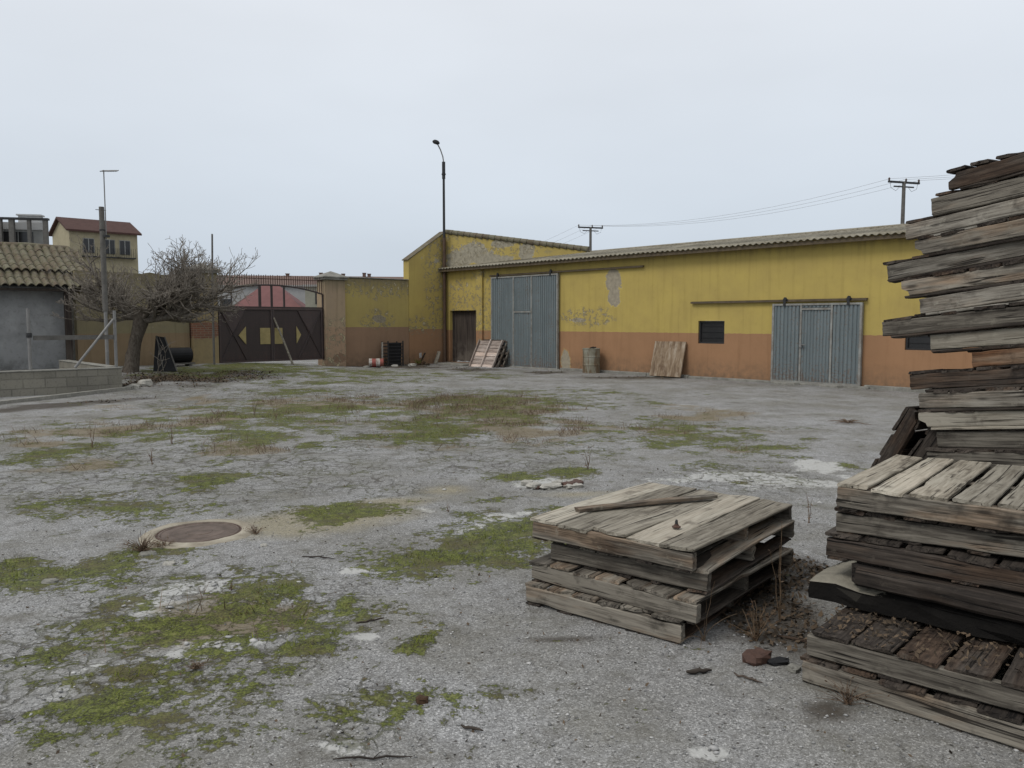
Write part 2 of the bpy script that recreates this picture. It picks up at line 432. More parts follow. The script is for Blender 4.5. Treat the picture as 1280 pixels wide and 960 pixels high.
def m_tree():
    g = NG('fig_bark', .9, .15); P = g.obj(); T = g.attr('tone')
    n = g.noise(g.vmath('MULTIPLY', P, (1, 1, .5)), 22., 5, .65)
    a = g.mix(g.rng(n, .35, .65), (.045, .036, .028), (.095, .08, .062))
    b = g.mix(g.rng(n, .35, .65), (.13, .11, .09), (.29, .26, .22))
    return g.fin(g.mix(T, a, b), nrm=g.bump(n, .5, .01))
M_TREE = m_tree()
def m_blade():
    g = NG('moss_and_grass', .85, .2); T = g.attr('tone')
    col = g.ramp(T, [(0., (.040, .048, .010)), (.3, (.090, .108, .015)), (.6, (.155, .18, .024)), (.82, (.19, .17, .06)), (1., (.19, .13, .07))])
    return g.fin(col)
M_BLADE = m_blade()
def m_tonal(name, a, b):
    g = NG(name, .9, .2); T = g.attr('tone'); P = g.pos(); n = g.noise(P, 60., 3, .6)
    return g.fin(g.mix(g.math('MULTIPLY_ADD', n, .4, g.math('MULTIPLY_ADD', T, .8, -.1), clamp=True), a, b))
M_GRAVEL = m_tonal('gravel_stone', (.10, .10, .10), (.50, .49, .47))
M_LITTER = m_tonal('leaf_litter', (.022, .017, .012), (.14, .10, .065))
M_STEMS = m_tonal('dry_weed_stem', (.075, .05, .038), (.21, .15, .10))

# ------------------------------------------------------------------ ground masks
def px(x, y, h=0.):
    """ground point seen at photo pixel (1280 wide)"""
    p = math.atan(.078); c, s_ = math.cos(p), math.sin(p)
    u = (x-640)/1000; v = (480-y)/1000
    d = (u, c+v*s_, -s_+v*c); X = Y = 0.
    for _ in range(6):                       # settle on the rising ground
        t = (h-CAMH)/d[2]; X, Y = d[0]*t, d[1]*t
        h = .5*h+.5*float(terrain(X, Y))
    return X, Y
def ell(lst):
    out = []
    for (x, y, hw, hh, amp, sl) in lst:
        X, Y = px(x, y); rx = hw*Y/1000; Y0 = px(x, y+hh)[1]; Y1 = px(x, max(y-hh, 425))[1]
        ry = (Y1-Y0)/2; ry = min(ry, 4.5)
        # slope: image tilt -> world shear
        X1, Y1b = px(x+hw, y-sl*hw) if y-sl*hw > 420 else (X+rx, Y)
        out.append((X, (Y0+Y1)/2 if Y1 < 40 else Y, rx, ry, amp, (Y1b-Y)/max(rx, .01)))
    return out
def vnoise(x, y, seed):
    xi = np.floor(x).astype(np.int64); yi = np.floor(y).astype(np.int64); fx = x-xi; fy = y-yi
    fx = fx*fx*(3-2*fx); fy = fy*fy*(3-2*fy)
    def hsh(i, j):
        n = (i*374761393+j*668265263+seed*974711) & 0x7fffffff
        n = ((n ^ (n >> 13))*1274126177) & 0x7fffffff
        return ((n ^ (n >> 16)) & 0xffff)/65535.
    a = hsh(xi, yi); b = hsh(xi+1, yi); c = hsh(xi, yi+1); d = hsh(xi+1, yi+1)
    return (a+(b-a)*fx)*(1-fy)+(c+(d-c)*fx)*fy
def fbm(x, y, seed, o=4):
    v = 0; a = .5; s_ = 0
    for k in range(o):
        v = v+a*vnoise(x*2**k, y*2**k, seed+k*17); s_ += a; a *= .55
    return v/s_
MOSS = ell([(100,712,120,26,1.1,.10),(430,640,85,16,1.0,.06),(545,697,130,30,.85,.14),(625,668,90,28,1.15,.14),(640,598,52,9,.9,0),(722,594,40,8,1.,0),
 (330,745,75,22,.8,.1),(280,775,120,35,.62,.15),(170,845,45,16,.95,.2),(205,872,26,9,.9,0),(385,812,55,16,.85,0),(360,840,45,15,.45,.1),(522,808,24,13,1.,.3),
 (130,880,110,35,.5,.15),(430,760,26,30,.5,0),(60,930,60,25,.4,0),
 (50,572,75,22,.75,0),(320,548,80,13,.72,0),(200,545,70,14,.42,0),(390,558,35,9,.6,0),(540,541,65,17,.85,0),(690,513,48,7,.75,0),(600,522,120,22,.42,0),
 (410,513,90,9,.62,0),(370,490,80,8,.5,0),(400,478,100,7,.45,0),(285,462,90,9,.95,0),(340,464,60,6,.8,0),(615,625,45,6,.6,0),(1056,581,14,5,.9,0),
 (930,603,24,4,.5,0),(815,505,30,5,.4,0),(920,655,10,4,.5,0),(770,492,50,4,.35,0),(250,600,120,15,.40,0),(600,472,60,4,.25,0),(960,560,90,8,.35,0),(300,545,430,60,.34,0),(620,520,300,45,.38,0),(230,820,300,110,.36,.1),(860,560,260,50,.22,0),(130,640,200,30,.22,0),(450,900,300,60,.10,0),(420,475,300,20,.30,0)])
DRYP = ell([(330,520,330,45,.36,0),(620,540,260,40,.38,0),(100,545,160,30,.42,0),(880,530,200,30,.25,0),(250,800,240,80,.35,.1),(600,520,130,28,.72,0),(540,505,110,16,.6,0),(300,560,120,18,.5,0),(720,530,80,16,.5,0),(110,580,70,16,.7,0),(400,510,120,14,.6,0),(250,530,120,14,.5,0),(840,540,120,14,.35,0),(930,565,80,10,.4,0),(500,560,160,14,.35,0)])
PALE = ell([(960,603,140,16,.75,0),(1020,585,60,14,.6,0),(685,604,45,10,.9,0),(620,645,80,10,.6,.1),(265,812,60,18,.85,.1),(100,850,60,36,.7,0),(450,715,40,10,.5,0),(890,940,45,14,.9,0),(250,735,90,14,.6,.1),(600,660,50,8,.7,.1),(430,930,60,20,.3,0),(460,800,40,12,.6,0),(180,760,90,20,.5,0),(540,640,70,10,.35,0)])
SAND = ell([(255,668,66,15,.9,0),(390,655,120,22,1.05,.06),(480,630,90,12,.65,.08),(560,612,60,10,.45,0),(720,618,80,8,.5,0)])
DIRT_SHADE = ell([(960,765,70,48,1.2,0),(990,720,60,24,1.2,0),(240,473,110,11,.85,0),(300,468,60,9,.6,0),(180,478,30,8,1.,0),(500,458,80,4,.7,0),(680,466,40,3,.6,0),(800,472,120,3,.5,0),(1040,890,50,22,.45,0),(60,508,90,5,1.1,.12),(700,800,80,8,.25,0),(590,462,50,3,.5,0)])  # first two ellipses also paint the shade between the pallet stacks
CRACK = ell([(210,600,330,55,.9,0),(220,800,260,90,1.1,.05),(560,560,220,50,.7,0),(400,500,340,30,.7,0),(960,600,140,25,.6,0),(430,900,120,70,.35,0)])
WET = ell([(330,640,200,14,.5,0),(120,780,60,14,.3,0),(770,630,140,14,.3,0)])
def mask(x, y, E, seed, fr=2.2, amp=1.1, det=4, gain=2.2, bias=.25):
    n = (fbm(x*fr, y*fr, seed, det)-.5)*2*amp
    m = np.full(x.shape, -1.)
    for (cx, cy, rx, ry, a, sh) in E:
        dx = (x-cx); dy = (y-cy-sh*dx)
        e = 1-np.sqrt((dx/rx)**2+(dy/ry)**2)
        m = np.maximum(m, np.where(e > -1.2, e*.8+.4*(a-1)*1.4, -1))
    return np.clip((m+n*.55)*gain+bias, 0, 1)
def moss(x, y): return mask(x, y, MOSS, 3, 2.6, 1.5, 5, 1.25, .42)
def dry(x, y): return mask(x, y, DRYP, 11, 1.6, 1.2, 4)
def axis(segs, start):
    v = [start]
    for end, d0, d1 in segs:
        s0 = v[-1]
        while v[-1] < end-1e-6:
            t = (v[-1]-s0)/(end-s0); v.append(v[-1]+d0*(d1/d0)**t)
    return np.array(v)
xr = axis([(3.2, .032, .032), (9, .034, .075), (24, .08, .35), (60, .4, 6), (700, 7, 120)], 0.)
xs = np.concatenate([-xr[:0:-1], xr])
yr = axis([(2.2, .07, .034), (8.5, .030, .032), (16, .034, .07), (36, .075, .14), (60, .2, 3), (800, 4, 120)], 0.)
ys = np.concatenate([-axis([(4, .12, .4), (60, .5, 8)], 0.)[:0:-1], yr])
GX, GY = np.meshgrid(xs, ys)
gx, gy = GX.ravel(), GY.ravel()
mk = {'moss': moss(gx, gy), 'dry': dry(gx, gy), 'pale': mask(gx, gy, PALE, 21, 2.5, 1.2, 5), 'sand': mask(gx, gy, SAND, 31, 1.6, .6), 'dirt': mask(gx, gy, DIRT_SHADE, 41, 2., .9), 'crack': mask(gx, gy, CRACK, 51, .9, 1.)}
far = np.clip((70-np.hypot(gx, gy))/20, 0, 1)
rel = (fbm(gx*.7, gy*.7, 91, 3)-.5)*.05+(fbm(gx*5, gy*5, 61, 3)-.5)*.014+mk['moss']*(.006+.03*np.clip(fbm(gx*9, gy*9, 83, 3)-.45, 0, 1))-mk['crack']*.004
near_fac = np.clip(1.-np.abs(W2L(gx, gy)[1]+.2)/.8, 0, 1)
def ground_z(x, y):
    x = np.asarray(x, float); y = np.asarray(y, float)
    fade = np.clip((70-np.hypot(x, y))/20, 0, 1)
    return terrain(x, y)+fade*((fbm(x*.7, y*.7, 91, 3)-.5)*.05+(fbm(x*5, y*5, 61, 3)-.5)*.014)
GZ = terrain(gx, gy)+far*rel
V = np.stack([gx, gy, GZ], 1)
nx, ny = len(xs), len(ys)
i = np.arange(nx*ny).reshape(ny, nx)
F = np.stack([i[:-1, :-1], i[:-1, 1:], i[1:, 1:], i[1:, :-1]], -1).reshape(-1, 4)
def m_ground():
    g = NG('old_gravelly_asphalt', .9, .25); P = g.pos()
    gr1 = g.sep(g.vor(P, 125.)); gr2 = g.sep(g.vor(P, 270.)); gr3 = g.sep(g.vor(P, 33.))
    n1 = g.noise(P, .55, 3, .6); n2 = g.noise(P, 4.5, 5, .68); n3 = g.noise(P, 24., 5, .72); n4 = g.noise(P, 1.7, 4, .6, .3); n6 = g.noise(P, 11., 4, .7)
    spk = g.math('ADD', g.math('MULTIPLY', gr1[0], .5), g.math('ADD', g.math('MULTIPLY', gr2[0], .38), g.math('MULTIPLY', n3, .3)))
    col = g.ramp(spk, [(.14, (.080, .077, .073)), (.46, (.203, .200, .193)), (.78, (.30, .297, .290)), (1., (.56, .55, .53))])
    # large scale tone
    col = g.mix(g.rng(n1, .35, .65), g.mix(1., col, (.84, .83, .81), 'MULTIPLY'), g.mix(1., col, (1.10, 1.11, 1.13), 'MULTIPLY'))
    col = g.mix(g.rng(n4, .5, .72, 0, .45), col, g.mix(1., col, (.66, .645, .61), 'MULTIPLY'))
    col = g.mix(g.rng(n2, .50, .70, 0, .55), col, (.092, .083, .068))
    n5 = g.noise(P, .9, 5, .65); col = g.mix(g.rng(n5, .44, .64, 0, .45), col, g.mix(n3, (.075, .07, .05), (.165, .15, .105)))
    # pale worn concrete
    pa = g.attr('pale'); pm = g.rng(g.math('ADD', pa, g.math('MULTIPLY_ADD', n3, 1.4, -.9)), .30, .55)
    pcol = g.mix(n3, (.33, .325, .30), (.58, .575, .55)); col = g.mix(g.math('MULTIPLY', pm, .8), col, pcol)
    # sand
    sa = g.math('MULTIPLY', g.attr('sand'), g.rng(n2, .2, .5, .55, .95)); scol = g.mix(spk, (.12, .105, .07), (.34, .305, .22)); col = g.mix(sa, col, scol)
    # cracked slabs
    W = g.vmath('ADD', P, g.vmath('MULTIPLY', g.vmath('SUBTRACT', g.noise(P, 2.2, 4, .6, 0, True), (.5, .5, .5)), (.42, .42, 0.)))
    W2 = g.vmath('ADD', P, g.vmath('MULTIPLY', g.vmath('SUBTRACT', g.noise(P, 5., 4, .6, 0, True), (.5, .5, .5)), (.16, .16, 0.)))
    wob = g.math('MULTIPLY_ADD', n3, .09, -.045); d1 = g.math('ADD', g.vor(W, 4.3, 'DISTANCE_TO_EDGE', 'Distance'), wob); d2 = g.math('ADD', g.vor(W2, 9.5, 'DISTANCE_TO_EDGE', 'Distance'), wob)
    ca = g.attr('crack'); wv = g.math('MULTIPLY', ca, g.math('MULTIPLY_ADD', n2, .26, -.11))
    k1 = g.rng(g.math('SUBTRACT', d1, wv), .0, .035, 1., 0.); k2 = g.math('MULTIPLY', g.rng(g.math('SUBTRACT', d2, g.math('MULTIPLY', wv, .8)), .0, .05, 1., 0.), g.rng(n4, .38, .50))
    ck = g.math('MULTIPLY', g.math('MAXIMUM', k1, k2), g.rng(ca, .1, .5))
    hair = g.math('MULTIPLY', g.rng(d1, .0, .016, .4, 0.), g.rng(n4, .50, .62))
    slab = g.math('MULTIPLY', g.rng(ca, .35, .9), g.rng(d1, .05, .15)); col = g.mix(g.math('MULTIPLY', slab, .15), col, (.33, .33, .325))
    mossy = g.rng(g.noise(P, 2.6, 5, .6), .42, .6); ckc = g.mix(mossy, (.05, .042, .03), (.068, .073, .018))
    col = g.mix(g.math('MULTIPLY', g.math('MULTIPLY', ck, g.rng(n6, .35, .6, .35, 1.)), .75), col, ckc); col = g.mix(hair, col, (.05, .045, .038))
    # dry weeds soil
    dm = g.rng(g.math('ADD', g.attr('dry'), g.math('MULTIPLY_ADD', n3, 1.3, -.85)), .25, .7)
    dcol = g.mix(n3, (.085, .064, .038), (.25, .20, .115)); col = g.mix(g.math('MULTIPLY', dm, .78), col, dcol)
    # dirt and litter, plus the shade painted between the pallet stacks
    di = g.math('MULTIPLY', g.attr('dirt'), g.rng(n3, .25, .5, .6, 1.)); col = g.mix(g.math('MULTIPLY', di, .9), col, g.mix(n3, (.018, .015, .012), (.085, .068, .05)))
    # moss
    mo = g.math('ADD', g.attr('moss'), g.math('MULTIPLY_ADD', n3, 2.4, -1.2)); mo = g.math('ADD', mo, g.math('MULTIPLY_ADD', n2, 1.6, -.8)); mo = g.math('ADD', mo, g.math('MULTIPLY_ADD', n6, 1.8, -.9)); mo = g.math('ADD', mo, g.math('MULTIPLY', g.rng(d1, .0, .12, 1., 0.), g.math('MULTIPLY', ca, .22))); mm = g.rng(mo, .50, .72)
    mv = g.math('ADD', g.math('MULTIPLY', n6, .62), g.math('MULTIPLY_ADD', g.noise(P, 75., 3, .6), .75, -.19))
    mcol = g.ramp(mv, [(.34, (.020, .020, .009)), (.45, (.058, .061, .014)), (.57, (.122, .146, .020)), (.72, (.22, .20, .085))])
    brn = g.rng(g.noise(P, 2.3, 5, .7), .48, .62, 0, .65); mcol = g.mix(brn, mcol, g.mix(n3, (.05, .04, .02), (.14, .11, .055)))
    col = g.mix(g.math('MULTIPLY', mm, .93), col, mcol)
    # dark crumbs
    cr = g.math('MULTIPLY', g.rng(gr3[1], .93, .95), g.rng(g.vor(P, 33., 'F1', 'Distance'), .18, .28, 1., 0.)); col = g.mix(g.math('MULTIPLY', cr, .85), col, (.035, .028, .022))
    rough = g.rng(n4, .4, .7, .78, .97)
    h = g.math('ADD', g.math('MULTIPLY', gr1[1], .35), g.math('ADD', g.math('MULTIPLY', n3, .9), g.math('MULTIPLY', n2, .8)))
    h = g.math('SUBTRACT', h, g.math('MULTIPLY', g.math('MAXIMUM', ck, hair), 1.1))
    h = g.math('ADD', h, g.math('MULTIPLY', mm, g.math('MULTIPLY', mv, 2.2)))
    b1 = g.bump(h, .75, .012)
    return g.fin(col, rough, b1)
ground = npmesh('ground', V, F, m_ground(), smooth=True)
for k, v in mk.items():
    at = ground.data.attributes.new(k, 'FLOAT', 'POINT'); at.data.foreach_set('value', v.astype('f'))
tag(ground, 'grey cracked asphalt yard with moss and gravel', 'ground', kind='structure')
print('ground verts', len(V))

# ------------------------------------------------------------------ scattered stuff
def scatter(E, n, fn, thr, sd=1.0, rng=np.random.RandomState(5), wpow=.75):
    w = np.array([(e[2]*e[3])**wpow*max(e[4], .1) for e in E]); w /= w.sum()
    idx = rng.choice(len(E), n, p=w); e = np.array(E)[idx]
    r = np.sqrt(rng.rand(n))*1.25*sd; t = rng.rand(n)*6.283
    dx = e[:, 2]*r*np.cos(t); x = e[:, 0]+dx; y = e[:, 1]+e[:, 3]*r*np.sin(t)+e[:, 5]*dx
    k = fn(x, y); keep = rng.rand(n) < np.clip((k-thr)/(1-thr), 0, 1)
    return x[keep], y[keep]
def blades(name, x, y, hmin, hmax, wid, lean, mat, tone, rng, zoff=-.002):
    n = len(x); z = ground_z(x, y)+zoff
    h = hmin+(hmax-hmin)*rng.rand(n)**1.8; a = rng.rand(n)*6.283; w = wid*(.6+.8*rng.rand(n)); ln = lean*rng.randn(n, 2)
    c, s_ = np.cos(a), np.sin(a)
    V = np.zeros((n, 3, 3))
    V[:, 0] = np.stack([x-c*w, y-s_*w, z], 1); V[:, 1] = np.stack([x+c*w, y+s_*w, z], 1)
    V[:, 2] = np.stack([x+ln[:, 0]*h, y+ln[:, 1]*h, z+h], 1)
    F = np.arange(3*n).reshape(n, 3)
    return npmesh(name, V.reshape(-1, 3), F, mat, np.repeat(tone, 3))
rg = np.random.RandomState(12)
x, y = scatter(MOSS, 420000, moss, .55, 1.0, rg, .62); kk = fbm(x*9, y*9, 83, 3) > .47; x, y = x[kk], y[kk]
dcam = np.hypot(x, y)
t = np.clip(.22+.5*fbm(x*6, y*6, 71, 3)+.28*rg.rand(len(x))-.05, 0, 1); t = np.where(fbm(x*2.2, y*2.2, 72, 3) > .56, np.clip(t+.28, 0, 1), t)
o = blades('moss_grass', x, y, .006, .022, .0028, .8, M_BLADE, t, rg)
o.data.transform(Matrix.Identity(4)); tag(o, 'low green moss and fine grass in the cracks of the yard', 'moss', kind='stuff'); print('moss blades', len(x))
x, y = scatter(MOSS, 60000, moss, .62, 1.0, rg, .7); kk = fbm(x*4, y*4, 84, 3) > .52; x, y = x[kk], y[kk]
o = blades('grass_tufts', x, y, .02, .06, .0032, .55, M_BLADE, np.clip(.3+.4*rg.rand(len(x)), 0, 1), rg); tag(o, 'longer grass blades sticking out of the moss', 'grass', kind='stuff')
x, y = scatter(DRYP, 60000, dry, .30, 1.0, rg, .8)
cl = fbm(x*2.2, y*2.2, 77, 3); kk = cl > .50; x, y = x[kk], y[kk]
o = blades('dry_weeds', x, y, .02, .16, .0032, .7, M_STEMS, rg.rand(len(x)), rg); tag(o, 'thin reddish brown dead weeds growing through the asphalt', 'weeds', kind='stuff')
# gravel: small angular stones, denser near the camera
def rocks(name, x, y, smin, smax, mat, tone, rng, flat=.6, sink=.25):
    n = len(x); base = np.array([(1,0,0),(-1,0,0),(0,1,0),(0,-1,0),(0,0,1),(0,0,-1),(.6,.6,.5),(-.6,.6,.5),(.6,-.6,.5),(-.6,-.6,.5)], float)
    F0 = np.array([(4,6,7),(4,7,9),(4,9,8),(4,8,6),(0,2,6),(2,1,7),(1,3,9),(3,0,8),(6,2,7),(7,1,9),(9,3,8),(8,0,6),(5,2,0),(5,1,2),(5,3,1),(5,0,3)])
    s_ = smin+(smax-smin)*rng.rand(n)**3
    V = base[None]*(1+.35*rng.randn(n, 10, 1)*.6)*s_[:, None, None]*(1+.35*rng.randn(n, 1, 3)*.6)
    V[:, :, 2] *= flat
    a = rng.rand(n)*6.283; c, sn = np.cos(a)[:, None], np.sin(a)[:, None]
    X = V[:, :, 0]*c-V[:, :, 1]*sn+x[:, None]; Y = V[:, :, 0]*sn+V[:, :, 1]*c+y[:, None]; Z = V[:, :, 2]+(ground_z(x, y)+s_*flat*(1-sink)*.6)[:, None]
    VV = np.stack([X, Y, Z], -1).reshape(-1, 3); FF = (F0[None]+10*np.arange(n)[:, None, None]).reshape(-1, 3)
    return npmesh(name, VV, FF, mat, np.repeat(tone, 10))
def fan(n, r0, r1, p, rng):
    r = r0+(r1-r0)*rng.rand(n)**p; a = R(90)+(rng.rand(n)-.5)*R(84); return r*np.cos(a), r*np.sin(a)
x, y = fan(16000, 1.9, 9., 1.25, rg); kk = moss(x, y) < .5; x, y = x[kk], y[kk]
o = rocks('gravel', x, y, .0022, .009, M_GRAVEL, np.clip(rg.rand(len(x))**1.3, 0, 1), rg); tag(o, 'loose grey gravel grains on the asphalt', 'gravel', kind='stuff')
x, y = fan(90, 4., 14., 1., rg)
x2, y2 = scatter(PALE, 500, lambda a, b: mask(a, b, PALE, 21, 2.5, 1.2, 5), .3, 1., rg)
x = np.concatenate([x, x2]); y = np.concatenate([y, y2])
o = rocks('stone_chips', x, y, .006, .026, M_GRAVEL, np.clip(.5+.6*rg.rand(len(x)), 0, 1), rg, .4); tag(o, 'pale chips of broken concrete lying on the yard', 'stones', kind='stuff')
# leaf litter flakes
def flakes(name, x, y, s0, s1, mat, rng, zr=.02):
    n = len(x); s_ = s0+(s1-s0)*rng.rand(n); z = ground_z(x, y)+.003+zr*rng.rand(n)**2
    a = rng.rand(n)*6.283; u = np.stack([np.cos(a), np.sin(a), .5*rng.randn(n)], 1)*s_[:, None]; v = np.stack([-np.sin(a), np.cos(a), .5*rng.randn(n)], 1)*(s_*(.35+.5*rng.rand(n)))[:, None]
    p = np.stack([x, y, z], 1)
    V = np.stack([p-u, p+v, p+u, p-v], 1).reshape(-1, 3); F = np.arange(4*n).reshape(n, 4)
    return npmesh(name, V, F, mat, np.repeat(rng.rand(n), 4))
dirt = lambda a, b: mask(a, b, DIRT_SHADE, 41, 2., .9)
x, y = scatter(DIRT_SHADE[:2], 2600, dirt, .2, 1., rg); x2, y2 = scatter(DIRT_SHADE[2:5], 12000, dirt, .15, 1.1, rg); x3, y3 = scatter(DIRT_SHADE[5:], 3000, dirt, .2, 1., rg); kk = y3 > 16; x3, y3 = x3[kk], y3[kk]
n1_ = len(x)
o = flakes('leaf_litter', np.concatenate([x, x3[:0]]), np.concatenate([y, y3[:0]]), .006, .022, M_LITTER, rg, .02); tag(o, 'dark rotted leaves and bark crumbs between the pallet stacks', 'leaf litter', kind='stuff')
o = flakes('leaf_litter', np.concatenate([x2, x3]), np.concatenate([y2, y3]), .012, .032, M_LITTER, rg, .02); tag(o, 'brown fallen leaves in a dark drift below the bare tree and along the walls', 'leaf litter', kind='stuff')
x, y = fan(1500, 1.9, 9., 1.1, rg)
o = flakes('crumbs', x, y, .003, .012, M_LITTER, rg, .006); tag(o, 'tiny dark bark crumbs sprinkled over the near gravel', 'crumbs', kind='stuff')
#@@PART2
# ------------------------------------------------------------------ pallets
RX90 = Matrix.Rotation(R(90), 4, 'X'); RZ90 = Matrix.Rotation(R(90), 4, 'Z')
def make_pallet(name, seed, L, D, nb, gap, mat, sh=.093, dt=.018, bt=.012, label='', group=None, broken=.12, deckmat=None, nbase=5, miss=(), basex=False):
    """origin: front left bottom corner; stringers run along x, deck boards along y"""
    rnd = random.Random(seed); root = thing(name, label, 'pallet', group=group); k = seed*100
    T = .048
    for j, yy in enumerate((T/2+.004, D/2, D-T/2-.004)):
        m = MB(); m.board(L+rnd.uniform(-.02, .03), sh, T, RX90, k+j, 1.1, .004, broken)
        m.build('stringer', mat, root, (L/2+rnd.uniform(-.012, .012), yy, bt+sh/2), (0, rnd.uniform(-.008, .008), rnd.uniform(-.01, .01)))
    bw = (L-gap*(nb-1))/nb; x = bw/2
    ws = [bw*rnd.uniform(.86, 1.14) for _ in range(nb)]; tot = sum(ws)+gap*(nb-1); ws = [w*(L-gap*(nb-1))/(tot-gap*(nb-1)) for w in ws]
    x = 0
    for j in range(nb):
        w = ws[j]
        if j not in miss:
            m = MB(); m.board(D+rnd.uniform(-.02, .015), w, dt, None, k+20+j, 1.2, .008, broken)
            m.build('deck_board', deckmat or M_WOODD, root, (x+w/2, D/2+rnd.uniform(-.012, .008), bt+sh+dt/2+rnd.uniform(0, .003)), (rnd.uniform(-.004, .004), rnd.uniform(-.01, .01), R(90)+rnd.uniform(-.012, .012)))
        x += w+gap
    for j, yy in enumerate((.055, D/2, D-.055) if basex else ()):
        m = MB(); m.board(L+rnd.uniform(-.16, .03), .1, bt+.006, None, k+70+j, 1.6, .004, broken)
        m.build('base_board', M_WOODD if rnd.random() < .6 else mat, root, (L/2+rnd.uniform(-.03, .03), yy, bt/2-.002))
    for j in range(0 if basex else nbase):
        xx = .06+(L-.12)*j/(nbase-1)
        m = MB(); m.board(D+rnd.uniform(-.02, .02), .1*rnd.uniform(.85, 1.1), bt, None, k+50+j, 1.4, .004, broken)
        m.build('base_board', M_WOODD, root, (xx, D/2, bt/2-.0005), (0, 0, R(90)+rnd.uniform(-.01, .01)))
    return root
PH = .122
def place(o, x, y, z, rz, ry=0., rx=0.):
    o.matrix_world = Matrix.Translation((x, y, z)) @ Matrix.Rotation(rz, 4, 'Z') @ Matrix.Rotation(ry, 4, 'Y') @ Matrix.Rotation(rx, 4, 'X')
    q = o.matrix_world.copy(); o.location = q.to_translation(); o.rotation_euler = q.to_euler()
# --- low stack in the middle: four pallets
cl = ['close-boarded top pallet of the low stack of four, loose plank lying on it',
      'second pallet from the top of the low stack of four, sticking out right',
      'third pallet from the top of the low stack of four, dark board ends',
      'bottom pallet of the low stack of four, its front plank resting on the gravel']
gz0 = float(ground_z(.5, 4.4))
spec = [(.075, 4.585, 0, -38.2, 1.00, 1.30, 6, .012), (.105, 4.635, PH, -40.0, 1.08, 1.30, 7, .016), (.215, 4.625, 2*PH, -38.0, 1.0, 1.34, 6, .02), (.108, 4.665, 3*PH, -39.2, 1.055, 1.40, 5, .004)]
for i, (x, y, z, a, L, D, nb, gp) in enumerate(spec):
    top = i == 3
    p = make_pallet('wooden_pallet', 11+i, L, D, nb, gp, M_WOOD, label=cl[3-i], group='low stack of four pallets', broken=.12 if not top else .05, deckmat=M_WOODP if top else M_WOOD)
    place(p, x, y, z+gz0-.004, R(a), R((0, .5, -.4, .2)[i]), R((.3, -.2, .2, .0)[i]))
# loose plank on top
z1 = gz0+4*PH+.016
m = MB(); m.board(1.03, .055, .024, None, 901, 1., .004); o = m.build('loose_plank', M_WOOD, None, (.865, 4.99, z1), (0, 0, R(22.5))); tag(o, 'thin loose plank lying slantwise across the top of the low pallet stack', 'plank')
# rusty bolt stub standing on the boards
t = thing('rusty_bolt', 'small rusty bolt stub standing on the deck of the low pallet stack', 'bolt', (.925, 4.425, z1-.012))
m = MB(); m.lathe([(.024, 0), (.026, .006), (.014, .012), (.011, .02)], 10); m.build('washer', M_RUST, t)
m = MB(); m.lathe([(.009, .02), (.008, .034), (.0085, .036), (.005, .045)], 8); m.build('shank', M_DARKM, t)
# --- low stack at the right edge: two bottom pallets, dark slab, three pallets on top
gz1 = float(ground_z(1.6, 3.4)); UA = R(-42.5)
u = Vector((math.cos(UA), math.sin(UA), 0)); w_ = Vector((-u.y, u.x, 0)); B0 = Vector((1.315, 3.56, 0))
gl = 'front stack of pallets at the right edge'
for i, (du, dv, lab, a) in enumerate([(0, 0, 'bottom pallet of the front right stack, half sunk in gravel and weeds', .0), (.045, .02, 'pallet second from the ground in the front right stack, dead leaves on its boards', 1.2)]):
    p = make_pallet('wooden_pallet', 21+i, 1.25, 1.15, 7, .02, M_WOODD if i == 9 else M_WOOD, label=lab, group=gl, broken=.3)
    q = B0+u*du+w_*dv; place(p, q.x, q.y, gz1+i*.126-.008, UA+R(a), R(.4), R(-.5))
# thick dark slab lying over the lower pallets
def rough_slab(name, L, W, H, mat, seed, cuts=14):
    m = MB(); vs = []; fs = []; nx_, ny_ = cuts, 7
    for j in range(ny_+1):
        for i in range(nx_+1):
            xx = L*(i/nx_); yy = W*(j/ny_)
            vs.append((xx+.05*noise.noise(Vector((yy*6, seed, 1)))*(1 if i in (0, nx_) else .2), yy+.03*noise.noise(Vector((xx*5, seed, 5)))*(1 if j in (0, ny_) else 0), H+.022*noise.noise(Vector((xx*4, yy*4, seed)))-(.03 if j in (0, ny_) or i in (0, nx_) else 0)))
    n = len(vs)
    for j in range(ny_):
        for i in range(nx_): fs.append((j*(nx_+1)+i, j*(nx_+1)+i+1, (j+1)*(nx_+1)+i+1, (j+1)*(nx_+1)+i))
    rim = [i for i in range(nx_+1)]+[(j)*(nx_+1)+nx_ for j in range(1, ny_+1)]+[ny_*(nx_+1)+i for i in range(nx_-1, -1, -1)]+[j*(nx_+1) for j in range(ny_-1, 0, -1)]
    r = len(rim); vs2 = []
    for lv in (.66, .33, 0):
        for k in rim:
            p = vs[k]; o_ = .025*noise.noise(Vector((p[0]*5, p[1]*5, lv*4+seed))); cx, cy = L/2, W/2
            d = Vector((p[0]-cx, p[1]-cy)); d.normalize(); vs2.append((p[0]+d.x*o_, p[1]+d.y*o_, H*lv))
    vs += vs2
    prev = rim
    for l in range(3):
        cur = [n+l*r+k for k in range(r)]
        for k in range(r): fs.append((prev[k], cur[k], cur[(k+1) % r], prev[(k+1) % r]))
        prev = cur
    fs.append(tuple(prev[::-1]))
    m.add(vs, fs, smooth=False); return m
g_ = NG('tar_stained_concrete', .95, .08); P_ = g_.obj(); n_ = g_.noise(P_, 7., 6, .7); nn = g_.noise(P_, 26., 5, .65)
e_ = g_.rng(g_.blob(P_, [((.14, .16, .12), (.24, .30, .14))], g_.noise(P_, 8., 6, .75)), 0, .08)
up_ = g_.rng(g_.sep(g_.n('ShaderNodeNewGeometry').outputs['Normal'])[2], .35, .75)
